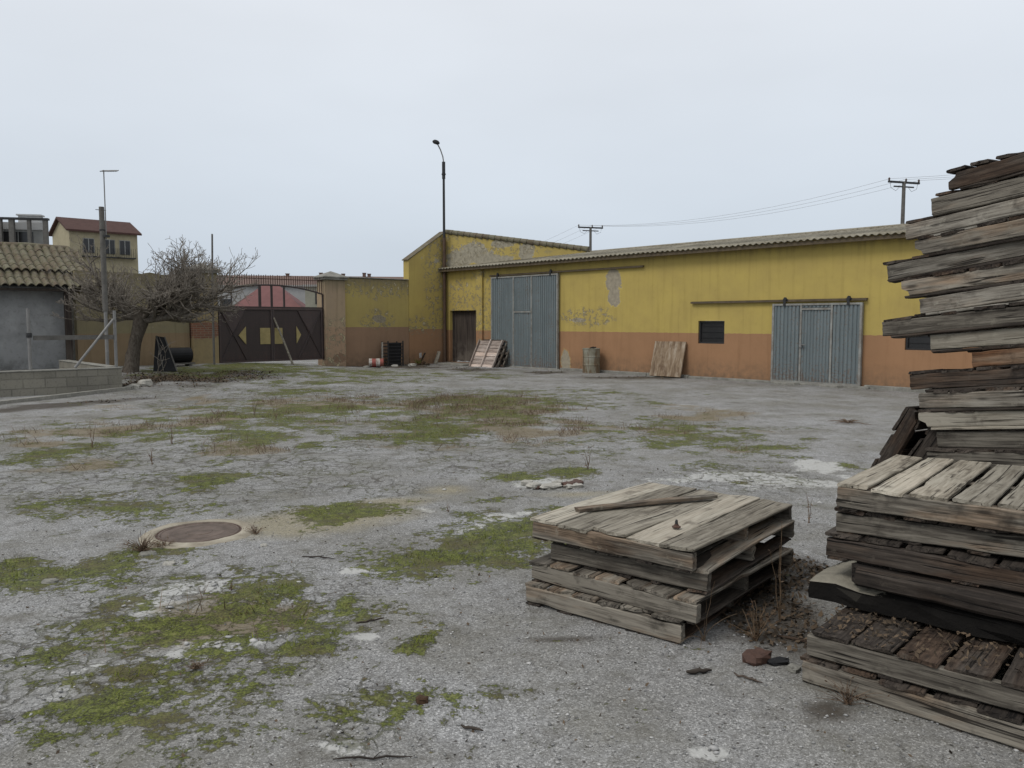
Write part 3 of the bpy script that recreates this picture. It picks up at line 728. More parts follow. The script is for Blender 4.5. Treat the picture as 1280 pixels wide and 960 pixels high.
M_TAR = g_.fin(g_.mix(g_.math('MULTIPLY', e_, up_), g_.mix(n_, (.006, .006, .006), (.018, .016, .014)), g_.mix(nn, (.13, .12, .095), (.30, .275, .22))), nrm=g_.bump(g_.math('ADD', n_, nn), .7, .012))
slab = rough_slab('dark_slab', 1.75, .62, .115, M_TAR, 3).build('dark_slab', M_TAR)
q = B0-u*.13+w_*.42; slab.location = (q.x, q.y, gz1+2*.126+.002); slab.rotation_euler = (0, 0, UA+R(1))
tag(slab, 'thick black tar-stained slab with pale flaking end, squeezed inside the front right stack', 'slab')
# rotted leaves lying on the lower pallets in front of the slab
rq = np.random.RandomState(3); nn_ = 650; du_ = rq.rand(nn_)*1.2+.03; dv_ = .02+.40*rq.rand(nn_)**.8; kk = rq.rand(nn_) < np.clip(1.25-du_, .15, 1)
lx = B0.x+u.x*du_+w_.x*dv_; ly = B0.y+u.y*du_+w_.y*dv_
fo = flakes('leaf_litter', lx[kk], ly[kk], .006, .016, M_LITTER, rq, .010)
zz_ = np.zeros(len(fo.data.vertices)*3, 'f'); fo.data.vertices.foreach_get('co', zz_); zz_[2::3] += gz1+.249-.003-np.repeat(ground_z(lx[kk], ly[kk]), 4)+.003; fo.data.vertices.foreach_set('co', zz_)
tag(fo, 'dark rotted leaves lying on the lower boards of the front right stack', 'leaf litter', kind='stuff')
for k, (dv, lab) in enumerate([(.47, 'front rotten black beam lying on the tar-stained slab under the upper pallets'), (.95, 'rear rotten black beam lying on the tar-stained slab under the upper pallets')]):
    m = MB(); m.board(1.46, .15, .088, None, 950+k, 3.5, .006, .8, 0.); q = B0+u*.78+w_*dv
    o = m.build('timber_beam', M_WOODD, None, (q.x, q.y, gz1+2*.126+.115+.045), (R(4), R(.6), UA+R(1.5-3*k))); tag(o, lab, 'beam')
B1 = Vector((1.60, 3.90, 0)); UB = R(-39.5); ub = Vector((math.cos(UB), math.sin(UB), 0)); wb = Vector((-ub.y, ub.x, 0))
zt = gz1+2*.126+.205+.012
for i, (du, dv, lab, a, nb, gp) in enumerate([(-.045, .0, 'lowest of three upper pallets in the front right stack, rough splintered plank', -1.5, 7, .02), (-.01, .03, 'middle of the three upper pallets in the front right stack, crumbling board ends', .8, 8, .012), (.0, .0, 'top pallet of the front right stack, pale deck boards with wide gaps', 0, 8, .022)]):
    top = i == 2
    p = make_pallet('wooden_pallet', 31+i, 1.30 if top else 1.26, 1.12, nb, gp, M_WOODD if i == 0 else M_WOOD, sh=.100 if top else .094, label=lab, group=gl, broken=.22 if not top else .1, deckmat=M_WOODP if top else None)
    q = B1+ub*du+wb*dv; place(p, q.x, q.y, zt+i*.124, UB+R(a), R((.3, -.5, 0)[i]), R((.2, -.3, .3)[i]))
# --- tall leaning stack
UT = R(-58.5); ut = Vector((math.cos(UT), math.sin(UT), 0)); T0 = Vector((2.60, 5.02, 0)); gz2 = float(ground_z(3, 5))
ordn = ['topmost', 'second from the top', 'third from the top', 'fourth from the top', 'fifth from the top', 'sixth from the top', 'seventh from the top', 'eighth from the top', 'ninth from the top', 'tenth from the top', 'eleventh from the top', 'twelfth from the top', 'thirteenth from the top', 'fourteenth from the top', 'fifteenth from the top', 'sixteenth from the top', 'seventeenth from the top', 'fifth from the ground', 'fourth from the ground', 'third from the ground', 'second from the ground', 'lowest']
desc = ['dark boards against the sky', 'short dark plank', 'long grey plank', 'dark recessed plank', 'pale split plank jutting left', 'brown-grey plank', 'pale grey plank', 'reddish plank jutting furthest left', 'pale worn plank', 'brown plank set well back', 'black rotten plank', 'light grey plank', 'pale plank with stains', 'deep grey plank']
shift = [.20, .11, -.10, .0, -.225, -.10, -.02, -.265, .02, .29, -.08, -.01, -.02, .08, .03, 0, .02, -.03, .02, 0, .02]
mats = [M_WOODD, M_WOOD, M_WOODL, M_WOOD, M_WOODL, M_WOOD, M_WOODL, M_WOOD, M_WOODP, M_WOODR, M_WOODD, M_WOODL, M_WOODP, M_WOOD]
NT = 21; protos = {}
for i in range(NT-1, -1, -1):                        # from the ground up
    lev = NT-1-i; tilt = R(min(6.6, 1.2+lev*1.15))
    mt = mats[i] if i < len(mats) else M_WOOD
    lab = 'pallet %s of the tall leaning stack' % ordn[i]+((', '+desc[i]) if i < len(desc) else '')
    if i >= len(mats) and mt in protos:
        p = copy_tree(protos[mt])
    else:
        p = make_pallet('wooden_pallet', 51+i, 1.30+.06*((i*7) % 3), 1.05, 7 if i else 9, .02 if i else .03, mt, sh=.095 if i != 13 else .097, broken=.25, basex=True)
        protos[mt] = p
    tag(p, lab, 'pallet', 'tall leaning stack of pallets')
    rr = random.Random(i+400); lz = lev*PH*.995; sh_i = shift[i]-.0095*max(0, lev-9)
    q = T0+ut*sh_i+Vector((-ut.y, ut.x, 0))*rr.uniform(-.025, .03)
    yaw = rr.uniform(-2.2, 2.2)+(3 if i == 4 else 0)
    place(p, q.x, q.y, gz2+lz+sh_i*math.tan(tilt), UT+R(yaw), -tilt+R(rr.uniform(-.7, .7) if i < 14 else 0), R(rr.uniform(-.5, .5)))
# --- pallets leaning on the tall stack, edge-on
for i, (off, lab) in enumerate([(0., 'dark pallet leaning against the left side of the tall stack, the outer of two'), (.15, 'dark pallet leaning against the left side of the tall stack, the inner of two')]):
    p = make_pallet('wooden_pallet', 81+i, 1.2, 1.0, 6, .03, M_WOODD, label=lab, group='dark pallets leaning on the tall stack')
    base = Vector((2.31+off*ut.x, 5.56+off*ut.y, 0)); dd = Vector((-ut.y, ut.x, 0))
    Xa = (ut*math.cos(R(61-3*i))+Vector((0, 0, math.sin(R(61-3*i)))))      # lean direction
    Ya = dd; Za = Xa.cross(Ya)
    Mx = Matrix(((Xa.x, Ya.x, Za.x, base.x), (Xa.y, Ya.y, Za.y, base.y), (Xa.z, Ya.z, Za.z, gz2+.0), (0, 0, 0, 1)))
    p.location = Mx.to_translation(); p.rotation_euler = Mx.to_euler()
# small things round the stacks
def lump(name, loc, s, mat, seed, lab, cat, rz=0, par=None):
    bm_v = []; rnd = random.Random(seed); m = MB(); N = 10; rows = 6; vs = []; fs = []
    for r in range(rows+1):
        ph = math.pi*r/rows
        for k in range(N):
            th = 2*math.pi*k/N; d = Vector((math.sin(ph)*math.cos(th), math.sin(ph)*math.sin(th), math.cos(ph)))
            d = Vector((math.copysign(abs(d.x)**.6, d.x), math.copysign(abs(d.y)**.6, d.y), math.copysign(abs(d.z)**.6, d.z)))
            f = 1+.35*noise.noise(d*1.6+Vector((seed, 0, 0)))
            vs.append((d.x*s[0]*f, d.y*s[1]*f, d.z*s[2]*f+s[2]*.75))
    for r in range(rows):
        for k in range(N): fs.append((r*N+k, (r+1)*N+k, (r+1)*N+(k+1) % N, r*N+(k+1) % N))
    m.add(vs, fs); o = m.build(name, mat, par, loc, (0, 0, rz))
    if lab: tag(o, lab, cat)
    return o
def gpt(x, y, dz=0.):
    X, Y = px(x, y); return (X, Y, float(ground_z(X, Y))+dz)
lump('brick_piece', gpt(946, 826, -.008), (.075, .05, .035), M_RUST, 5, 'broken brown brick piece on the gravel right of the low pallet stack', 'brick', .7)
lump('dark_stone', gpt(972, 829, -.01), (.06, .03, .02), M_BLACK, 6, 'flat black stone beside the broken brown brick piece', 'stone', .2)
lump('grey_stone', gpt(992, 838, -.01), (.04, .03, .02), M_CONC, 8, 'small grey stone at the left end of the front right stack', 'stone', .9)
lump('dark_clod', gpt(528, 878, -.004), (.028, .022, .02), M_BROWN, 9, 'single brown clod on the bare gravel in the foreground', 'clod')
lump('pale_stone', gpt(885, 943, -.02), (.08, .05, .010), M_CONC, 15, 'flat pale stone embedded in the gravel at the bottom of the yard', 'stone')
def twig(loc, L, rz, lab, seed, r=.006):
    rnd = random.Random(seed); m = MB(); P = [(L*(k/6-.5), rnd.uniform(-.02, .02)*L, r*1.0+rnd.uniform(0, .01)) for k in range(7)]
    m.tube(P, [r*.6, r, r*1.15, r, r*1.1, r*.8, r*.4], 6)
    if L > .12: m.tube([P[3], (P[3][0]+.1*L, .16*L, r*2)], [r*.6, r*.3], 5)
    o = m.build('twig', M_WOODD, None, loc, (0, 0, rz)); tag(o, lab, 'twig'); return o
twig(gpt(874, 841), .13, .25, 'thick dark twig lying alone on gravel below the low pallet stack', 1, .011)
twig(gpt(935, 850), .14, -.7, 'thin twig on gravel near the broken brick piece', 2, .005)
twig(gpt(463, 778), .16, .5, 'thin straight twig on the open gravel left of the low pallet stack', 3, .005)
twig(gpt(398, 700), .24, -.2, 'dark twig at the left tip of the large green moss patch', 4, .005)
twig(gpt(466, 947), .3, .1, 'long thin twig in the foreground gravel at the bottom', 5, .004)
twig(gpt(590, 910), .10, -.4, 'short dark twig in the middle of the foreground gravel', 6, .006)
twig(gpt(1000, 800), .24, -.6, 'bent twig lying between the two low pallet stacks', 7, .007)
# ------------------------------------------------------------------ weeds as things
def weed(name, loc, lab, seed, n, h, spread, mat, leaf=0, leafmat=None, rad=.0022, group=None, droop=.3):
    rnd = random.Random(seed); t = thing(name, lab, 'weed', loc, group=group); m = MB(); lm = MB()
    for k in range(n):
        a = rnd.uniform(0, 6.283); L = h*rnd.uniform(.45, 1); s_ = spread*rnd.uniform(.1, 1); P = []
        for j in range(6):
            q = j/5; P.append((math.cos(a)*s_*q**1.3+rnd.uniform(-.008, .008), math.sin(a)*s_*q**1.3+rnd.uniform(-.008, .008), L*(q-droop*q*q*s_/max(h, .01))-.004))
        m.tube(P, [rad*(1.1-.8*j/5) for j in range(6)], 5, tone=rnd.random(), caps=False)
        for b in range(leaf):
            p = Vector(P[rnd.randint(1, 5)]); d = Vector((rnd.uniform(-1, 1), rnd.uniform(-1, 1), rnd.uniform(-.5, .8))).normalized(); l = rnd.uniform(.012, .035)*min(max(h, .15)/.25, 1.); sd = d.cross(Vector((rnd.uniform(-1, 1), rnd.uniform(-1, 1), .3))).normalized()
            lm.add([p, p+d*l*.5+sd*l*.2, p+d*l, p+d*l*.5-sd*l*.2], [(0, 1, 2, 3)], tone=rnd.random())
    m.build('stems', mat, t)
    if leaf: lm.build('leaves', leafmat or M_LITTER, t)
    return t
weed('dead_weed', gpt(945, 800), 'dead brown weed with curled leaves between the low stack and the right stack', 1, 16, .22, .17, M_DRY, 6, M_BROWN, .003)
weed('dead_weed', gpt(880, 800), 'long arching straw-coloured grass stalks at the corner of the low stack', 2, 7, .38, .34, M_DRY, 0, None, .002, droop=.9)
weed('dead_weed', gpt(975, 775), 'single tall dry stalk standing in the gap between the two low stacks', 3, 3, .58, .10, M_DRY, 3, M_STEMS, .003)
weed('dead_weed', gpt(1011, 655), 'tall slender dry stem rising from the gravel behind the low stack', 4, 3, .45, .09, M_STEMS, 4, M_STEMS, .003)
weed('dead_weed', gpt(178, 690), 'reddish dry weed clump left of the manhole', 5, 70, .17, .20, M_STEMS, 2, M_STEMS, .0024)
weed('dead_weed', gpt(205, 684), 'low dark red weed tuft against the manhole ring', 6, 34, .09, .13, M_STEMS, 3, M_STEMS, .0024)
weed('dead_weed', gpt(320, 668), 'small dry weed tuft at the right side of the manhole', 7, 26, .10, .12, M_STEMS, 2, M_STEMS, .002)
weed('dead_weed', gpt(1060, 880), 'brown weed tuft at the foot of the front right stack', 8, 34, .13, .16, M_STEMS, 2, M_BROWN, .002)
weed('dead_weed', gpt(245, 838), 'grey dead grass tuft among the broken slabs at lower left', 9, 40, .05, .09, M_DRY, 1, M_STEMS, .0018)
weed('dead_weed', gpt(1060, 528), 'dark weed tuft on the bare yard left of the leaning pallets', 10, 40, .12, .45, M_STEMS, 2, M_STEMS, .005)
for k, (x, y, h, lab) in enumerate([(215, 555, .42, 'tall thin dry weed left of the cracked middle of the yard'), (115, 560, .4, 'sparse dry weed behind the yellowish moss at far left'), (318, 520, .45, 'tall dry weed stem standing alone beyond the moss patches'), (345, 525, .4, 'dry weed stem right beside the lone tall stem'), (190, 580, .25, 'dark bushy weed on the cracked slabs'), (735, 588, .32, 'thin weed at the right end of the dip with green moss'), (560, 640, .1, 'dark small weed tuft at the top edge of the big moss patch'), (290, 740, .08, 'tiny weed tuft at the top of the broken slabs')]):
    weed('dead_weed', gpt(x, y), lab, 30+k, 6, h, h*.22, M_STEMS, 2, M_STEMS, .003 if y < 600 else .0018)
# rubble lump in the dip
t = thing('rubble_heap', 'low heap of pale broken concrete and twigs in the dip behind the low pallet stack', 'rubble', gpt(690, 606))
rr = random.Random(4)
for k in range(9): lump('fragment', (rr.uniform(-.28, .28), rr.uniform(-.16, .16), 0), (rr.uniform(.05, .13), rr.uniform(.03, .08), rr.uniform(.015, .035)), M_STONE if k % 3 else M_RUST, 40+k, None, None, rr.uniform(0, 3), t)
for k, (x, y, sz, lab) in enumerate([(212, 706, .045, 'small dark stone with a white chip in the moss below the manhole'), (184, 694, .06, 'flat grey stone at the top of the long moss patch'), (330, 684, .035, 'dark clod just right of the manhole ring'), (63, 726, .05, 'brownish stone in the middle of the long moss patch')]):
    lump('stone', gpt(x, y, -.01), (sz, sz*.7, sz*.4), M_CONC if k % 2 else M_STONE, 60+k, lab, 'stone', k)
# ------------------------------------------------------------------ manhole
mh = thing('manhole', 'round rusty manhole cover set in a pale concrete ring', 'manhole', gpt(249, 667))
g_ = NG('rusty_cover', .75, .35); P_ = g_.obj(); a_ = g_.noise(P_, 9., 5, .65); b_ = g_.noise(P_, 40., 4, .6)
rad_ = g_.vmath('LENGTH', P_); ring_ = g_.rng(g_.math('ABSOLUTE', g_.math('SUBTRACT', rad_, .2)), .0, .02, 1., 0.)
M_COVER = g_.fin(g_.mix(g_.math('MULTIPLY', ring_, .4), g_.mix(g_.rng(a_, .35, .65), (.070, .050, .038), (.135, .100, .080)), (.06, .04, .03)), nrm=g_.bump(g_.math('ADD', b_, g_.math('MULTIPLY', ring_, -1.)), .5, .006))
m = MB(); N = 40; rr = random.Random(8)
prof = [(.315, -.03), (.315, .018), (.33, .026), (.41, .020), (.455, -.02)]; vs = []; fs = []
for i, (r, z) in enumerate(prof):
    for k in range(N):
        th = 6.2832*k/N; f = 1 if i < 3 else 1+.09*noise.noise(Vector((math.cos(th)*1.5, math.sin(th)*1.5, 3)))
        vs.append((r*f*math.cos(th), r*f*math.sin(th), z+.006*noise.noise(Vector((math.cos(th)*3, math.sin(th)*3, i)))))
for i in range(len(prof)-1):
    for k in range(N): fs.append((i*N+k, i*N+(k+1) % N, (i+1)*N+(k+1) % N, (i+1)*N+k))
g2_ = NG('ring_concrete', .92, .15); Pq = g2_.obj(); na = g2_.noise(Pq, 5., 5, .65); nb_ = g2_.noise(Pq, 45., 4, .65)
M_RING = g2_.fin(g2_.mix(g2_.rng(na, .35, .65), (.22, .19, .145), (.38, .345, .275)), nrm=g2_.bump(nb_, .7, .01))
m.add(vs, [f[::-1] for f in fs], smooth=True); m.build('concrete_ring', M_RING, mh)
m = MB(); m.lathe([(.30, -.02), (.302, .016), (.295, .022), (.28, .022), (.275, .017), (.10, .019), (.095, .023), (.02, .024)], 48); m.build('cover', M_COVER, mh)
m = MB(); m.lathe([(.304, -.02), (.304, .02), (.313, .02), (.313, -.02)], 48); m.build('cover_frame', M_RUST, mh)
#@@PART3
# ------------------------------------------------------------------ warehouse
def wall_holes(m, x0, x1, z0, z1, holes, y0, y1):
    """wall in the xz plane between y0 (outer face) and y1, with rectangular holes (xa,xb,za,zb)"""
    X = sorted({x0, x1, *[h[0] for h in holes], *[h[1] for h in holes]}); Z = sorted({z0, z1, *[h[2] for h in holes], *[h[3] for h in holes]})
    def solid(i, j):
        if i < 0 or j < 0 or i >= len(X)-1 or j >= len(Z)-1: return False
        cx, cz = (X[i]+X[i+1])/2, (Z[j]+Z[j+1])/2
        return not any(h[0] < cx < h[1] and h[2] < cz < h[3] for h in holes)
    for i in range(len(X)-1):
        for j in range(len(Z)-1):
            if not solid(i, j): continue
            a, b, c, d = X[i], X[i+1], Z[j], Z[j+1]
            m.add([(a, y0, c), (b, y0, c), (b, y0, d), (a, y0, d)], [(0, 1, 2, 3)]); m.add([(a, y1, c), (b, y1, c), (b, y1, d), (a, y1, d)], [(3, 2, 1, 0)])
            if not solid(i-1, j): m.add([(a, y0, c), (a, y1, c), (a, y1, d), (a, y0, d)], [(3, 2, 1, 0)])
            if not solid(i+1, j): m.add([(b, y0, c), (b, y1, c), (b, y1, d), (b, y0, d)], [(0, 1, 2, 3)])
            if not solid(i, j-1): m.add([(a, y0, c), (b, y0, c), (b, y1, c), (a, y1, c)], [(3, 2, 1, 0)])
            if not solid(i, j+1): m.add([(a, y0, d), (b, y0, d), (b, y1, d), (a, y1, d)], [(0, 1, 2, 3)])
wh = lthing('warehouse', 'long yellow and terracotta warehouse with a low corrugated roof and two blue-grey gates', 'warehouse', 0, 0)
AEND = 27.
holes = [(.30, 1.89, .06, 2.08), (11.86, 12.73, 1.02, 1.67), (17.64, 18.9, .98, 1.62)]
m = MB(); wall_holes(m, 0.02, AEND, -.1, 3.74, holes, 0, .32); m.build('wall', M_WALL, wh)
m = MB(); m.box(AEND-.3, AEND, .33, 2., -.1, 3.9); m.box(AEND-.3, AEND, 2., 4.3, -.1, 3.7); m.build('end_wall', M_WALL, wh)
m = MB(); m.box(2.0, 2.34, -.09, 0, -.1, 3.62); m.build('pilaster', M_WALL, wh)
# roof: corrugated sheet, two slopes
ZE, ZR, DR, OV = 3.72, 4.13, 2.0, .34
A0, A1 = -.02, AEND+.2; na_ = int((A1-A0)/.0225); rows = [-OV, .35, .352, 1.0, 1.002, DR]
V_ = []; slope = (ZR-ZE)/(DR+OV)
for layer in (0, -.012):
    for r, b in enumerate(rows):
        lift = .014*(2-r//2)*0+(.012 if r in (2, 4) else 0)
        for k in range(na_+1):
            a = A0+(A1-A0)*k/na_
            sag = .018*noise.noise(Vector((a*.35, b*.5, 2)))+.012*noise.noise(Vector((a*1.1, r//2, 5)))
            V_.append((a, b, ZE+slope*(b+OV)+.021*math.cos(6.28318*a/.18)+layer-(lift if r % 2 == 0 and r else 0)+sag))
n_ = na_+1; nr = len(rows); F_ = []
for r in range(nr-1):
    for k in range(na_):
        F_.append((r*n_+k, r*n_+k+1, (r+1)*n_+k+1, (r+1)*n_+k)); F_.append((nr*n_+r*n_+k, nr*n_+(r+1)*n_+k, nr*n_+(r+1)*n_+k+1, nr*n_+r*n_+k+1))
for k in range(na_): F_.append((k, nr*n_+k, nr*n_+k+1, k+1))
m = MB(); m.v = V_; m.f = F_; m.g = list(V_); m.t = [.5]*len(V_); m.sm = [True]*len(F_)
rf = m.build('roof', M_FIBRE, wh)
m = MB(); m.add([(5.9, DR, ZR-.02), (A1, DR, ZR-.02), (A1, DR+2.6, ZR-.5), (5.9, DR+2.6, ZR-.5)], [(0, 1, 2, 3)]); m.build('rear_slope', M_FIBRE, wh)
m = MB(); m.tube([(5.9, DR+.02, ZR+.01), (12, DR+.02, ZR+.015), (20, DR+.02, ZR+.005), (A1, DR+.02, ZR+.01)], .05, 8); m.build('ridge_cap', M_FIBRE, rf)
m = MB(); m.box(.03, A1-.1, -OV+.05, -OV+.09, ZE-.125, ZE-.035); m.build('eaves_board', M_RAIL, rf)
# plinth
m = MB(); k = 6.5; rr = random.Random(3)
for (a, b) in [(6.45, 10.1), (10.12, 11.62), (11.64, 14.2), (16.76, 20.), (20.02, AEND)]:
    m = MB(); m.box(a, b, -.13-rr.uniform(0, .03), -.003, -.05, .085+rr.uniform(-.02, .02)); m.build('plinth', M_CONC, wh, bevel=.015)
m = MB(); m.box(14.1, 16.9, -.20, -.004, -.05, .06); m.box(2.75, 6.44, -.16, -.004, -.05, .035); m.build('threshold', M_CONC, wh, bevel=.012)
for (a, L) in [(14.55, .62), (15.85, .45)]:
    m = MB(); m.prism([(0, -.02), (L, -.02), (L*.92, .075), (L*.06, .07)], (-.52, -.21)); m.build('ramp_block', M_CONC, wh, (a, 0, 0), bevel=.012)
def corrug(m, x0, x1, z0, z1, y, pitch=.105, dep=.022):
    x = x0; pts = []
    while x < x1-1e-6:
        for dx, dy in ((0, 0), (.55, 0), (.68, dep), (.87, dep)):
            xx = x+dx*pitch
            if xx < x1: pts.append((xx, y+dy))
        x += pitch
    pts.append((x1, y))
    vs = [(p[0], p[1], z0) for p in pts]+[(p[0], p[1], z1) for p in pts]; n = len(pts)
    m.add(vs, [(i, i+1, n+i+1, n+i) for i in range(n-1)])
def sliding_gate(a0, a1, z0, z1, wk, rail, handle):
    y = -.11
    m = MB(); corrug(m, a0+.05, wk[0]-.04, z0+.05, z1-.04, y); corrug(m, wk[1]+.04, a1-.05, z0+.05, z1-.04, y)
    if wk[2] < z1-.15: corrug(m, wk[0]-.0, wk[1]+.0, wk[2]+.06, z1-.04, y)
    m.box(a0+.05, a1-.05, y+.03, y+.05, z0+.05, z1-.04)
    sg = m.build('sliding_gate', M_GATE, wh)
    f = MB()
    f.box(a0, a0+.055, y-.025, y+.06, z0, z1); f.box(a1-.055, a1, y-.025, y+.06, z0, z1)
    f.box(a0+.056, a1-.056, y-.02, y+.055, z1-.05, z1-.002); f.box(a0+.056, a1-.056, y-.02, y+.055, z0+.002, z0+.055)
    for x in wk[:2]: f.box(x-.025, x+.025, y-.018, y+.028, z0+.057, z1-.052)
    f.box(wk[0]+.027, wk[1]-.027, y-.02, y+.028, wk[2], wk[2]+.05)
    f.build('gate_frame', M_FRAME, sg)
    d = MB(); corrug(d, wk[0]+.03, wk[1]-.03, z0+.06, wk[2]-.004, y+.004, .085, .016); d.build('wicket_door', M_GATE, sg)
    if handle:
        h = MB(); h.box(wk[0]-.02, wk[0]+.05, y-.045, y-.02, .98, 1.10); h.tube([(wk[0]+.06, y-.02, 1.04), (wk[0]+.06, y-.06, 1.05), (wk[0]+.17, y-.06, 1.05)], .012, 6); h.build('handle', M_GREYM, sg)
    r = MB(); r.box(rail[0], rail[1], -.09, -.03, rail[2]-.022, rail[2]+.028); r.box(rail[0], rail[1], -.03, -.003, rail[2]+.029, rail[2]+.04)
    r.build('gate_rail', M_RAIL, wh)
    for x in (a0+.35, a1-.35):
        b = MB(); b.box(x-.035, x+.035, y-.035, y-.022, z1-.06, rail[2]+.02); b.box(x-.07, x+.07, -.10, -.091, rail[2]+.0, rail[2]+.05); b.lathe([(.045, -.015), (.045, .015)], 12, Matrix.Translation((x, -.107, rail[2]+.055)) @ Matrix.Rotation(R(90), 4, 'X')); b.build('roller_bracket', M_DARKM, sg)
sliding_gate(2.90, 6.32, .0, 3.28, (4.11, 5.04, 1.97), (2.75, 9.88, 3.33), False)
sliding_gate(14.26, 16.66, .05, 2.12, (15.07, 15.89, 1.95), (11.64, 16.74, 2.19), True)
# plank door
m = MB()
for k in range(9):
    xa = .34+k*.1675; m.box(xa, xa+.163, .17+.004*(k % 2), .21, .09+.012*((k*5) % 3), 2.03)
d = m.build('plank_door', M_DOOR, wh); m = MB(); m.box(.302, .36, .12, .24, .06, 2.078); m.box(1.83, 1.888, .12, .24, .06, 2.078); m.box(.362, 1.828, .12, .24, 2.02, 2.078); m.build('door_frame', M_DOOR, d)
m = MB(); m.box(.18, 2.0, -.75, -.003, -.06, .05); m.build('door_step', M_CONC, wh, bevel=.02)
for (a, b, c, d_) in holes[1:]:
    f = MB(); t_ = .045
    f.box(a+.002, a+t_, .05, .14, c+.002, d_-.002); f.box(b-t_, b-.002, .05, .14, c+.002, d_-.002); f.box(a+t_+.002, b-t_-.002, .05, .14, d_-t_, d_-.002); f.box(a+t_+.002, b-t_-.002, .05, .14, c+.002, c+t_)
    w = f.build('window', M_DARKM, wh)
    p = MB(); p.box(a+t_, b-t_, .10, .12, c+t_, d_-t_); p.build('pane', M_PANE, w)
    g = MB()
    for k in range(1, 4): zz = c+(d_-c)*k/4; g.tube([(a+t_, .085, zz), (b-t_, .085, zz)], .006, 5)
    g.build('bars', M_BLACK, w)
# ------------------------------------------------------------------ annex in the corner
an = lthing('annex_building', 'tall peeling yellow annex in the yard corner with a sloping tiled wall top', 'building', 0, 0)
m = MB(); Zb = 5.17
m.prism([(-1.75, -.1), (-.0, -.1), (-.0, Zb), (-1.75, 3.99)], (-.35, .0), Matrix(((0, 1, 0, 0), (1, 0, 0, 0), (0, 0, 1, 0), (0, 0, 0, 1))))
m.build('gable_wall', M_ANNEX, an)
E2 = (5.7, 2.0, 4.24); m = MB()
vs = [(0.01, .02, 3.3), (E2[0], E2[1], 3.3), (E2[0], E2[1], E2[2]), (0.01, .02, Zb)]; vs += [(p[0]-.1, p[1]+.28, p[2]) for p in vs]
m.add(vs, [(0, 1, 2, 3), (7, 6, 5, 4), (3, 2, 6, 7), (1, 5, 6, 2), (0, 3, 7, 4)]); m.build('side_wall', M_ANNEX, an)
# tiled verge along the wall tops: short half-round tiles
m = MB(); n_ = 22; rr = random.Random(5)
for k in range(n_):
    q0, q1 = k/n_, (k+1)/n_+.012
    p0 = Vector((.01+(E2[0]-.01)*q0-.03, .02+(E2[1]-.02)*q0+.03, Zb+(E2[2]-Zb)*q0+.03)); p1 = Vector((.01+(E2[0]-.01)*q1-.03, .02+(E2[1]-.02)*q1+.03, Zb+(E2[2]-Zb)*q1+.012))
    m.tube([p0, p1], [.085, .115], 8, tone=rr.random())
vt = m.build('verge_tiles', M_TILE, an)
m = MB()
for k in range(9):
    q0, q1 = k/9, (k+1)/9+.015; f = lambda q, dz: (-.17, -1.78+1.76*q, 3.99+(Zb-3.99)*q+dz)
    m.box(-.38, .03, -1.78+1.76*q0, -1.78+1.76*q1, 0, .001) if False else None
m.add([(.035, -1.80, 3.985), (.035, .03, Zb+.012), (.035, .03, Zb+.045), (.035, -1.80, 4.02), (-.38, -1.80, 3.985), (-.38, .03, Zb+.012), (-.38, .03, Zb+.045), (-.38, -1.80, 4.02)], [(0, 1, 2, 3), (7, 6, 5, 4), (3, 2, 6, 7), (0, 4, 5, 1), (0, 3, 7, 4), (1, 5, 6, 2)], tone=.3)
m.build('gable_coping', M_TILE, an)
m = MB(); m.add([(-.1, .25, Zb-.05), (E2[0], E2[1]+.25, E2[2]-.05), (E2[0]-2, E2[1]+5, E2[2]-1.), (-.1, 5, 3.4)], [(0, 1, 2, 3)]); m.build('roof', M_TILE, an)
m = MB(); m.box(.03, .10, -.10, -.03, 0, 4.9); m.build('corner_pipe', M_RUST, an)
# ------------------------------------------------------------------ boundary wall, pillars, gate
bw = lthing('boundary_wall', 'yellow and terracotta boundary wall with dark weathered top right of the gate', 'wall', 0, 0)
m = MB(); rr = random.Random(9); tops = []
n_ = 14
for k in range(n_+1): tops.append((-4.70+2.94*k/n_, 3.21+.03*noise.noise(Vector((k*.7, 2, 1)))))
pts = [(-4.70, -.1), (-1.76, -.1)]+tops[::-1]
m.prism(pts, (-.35, -.02), Matrix(((0, 1, 0, 0), (1, 0, 0, 0), (0, 0, 1, 0), (0, 0, 0, 1)))); m.build('wall', M_BWALL, bw)
m = MB(); m.box(-.40, .02, -4.69, -1.77, 3.225, 3.26); m.build('coping', M_CONC, bw, bevel=.01)
bo = lthing('boundary_wall', 'ochre boundary wall behind the bare tree, left of the gate', 'wall', 0, 0)
tops = [(-13.3+3.2*k/14, 3.10+.05*noise.noise(Vector((k*.6, 8, 1)))) for k in range(15)]
m = MB(); m.prism([(-13.3, -.1), (-10.1, -.1)]+tops[::-1], (-.40, -.06), Matrix(((0, 1, 0, 0), (1, 0, 0, 0), (0, 0, 1, 0), (0, 0, 0, 1)))); m.build('wall', M_OCHRE, bo)
SWAP = Matrix(((0, 1, 0, 0), (1, 0, 0, 0), (0, 0, 1, 0), (0, 0, 0, 1)))
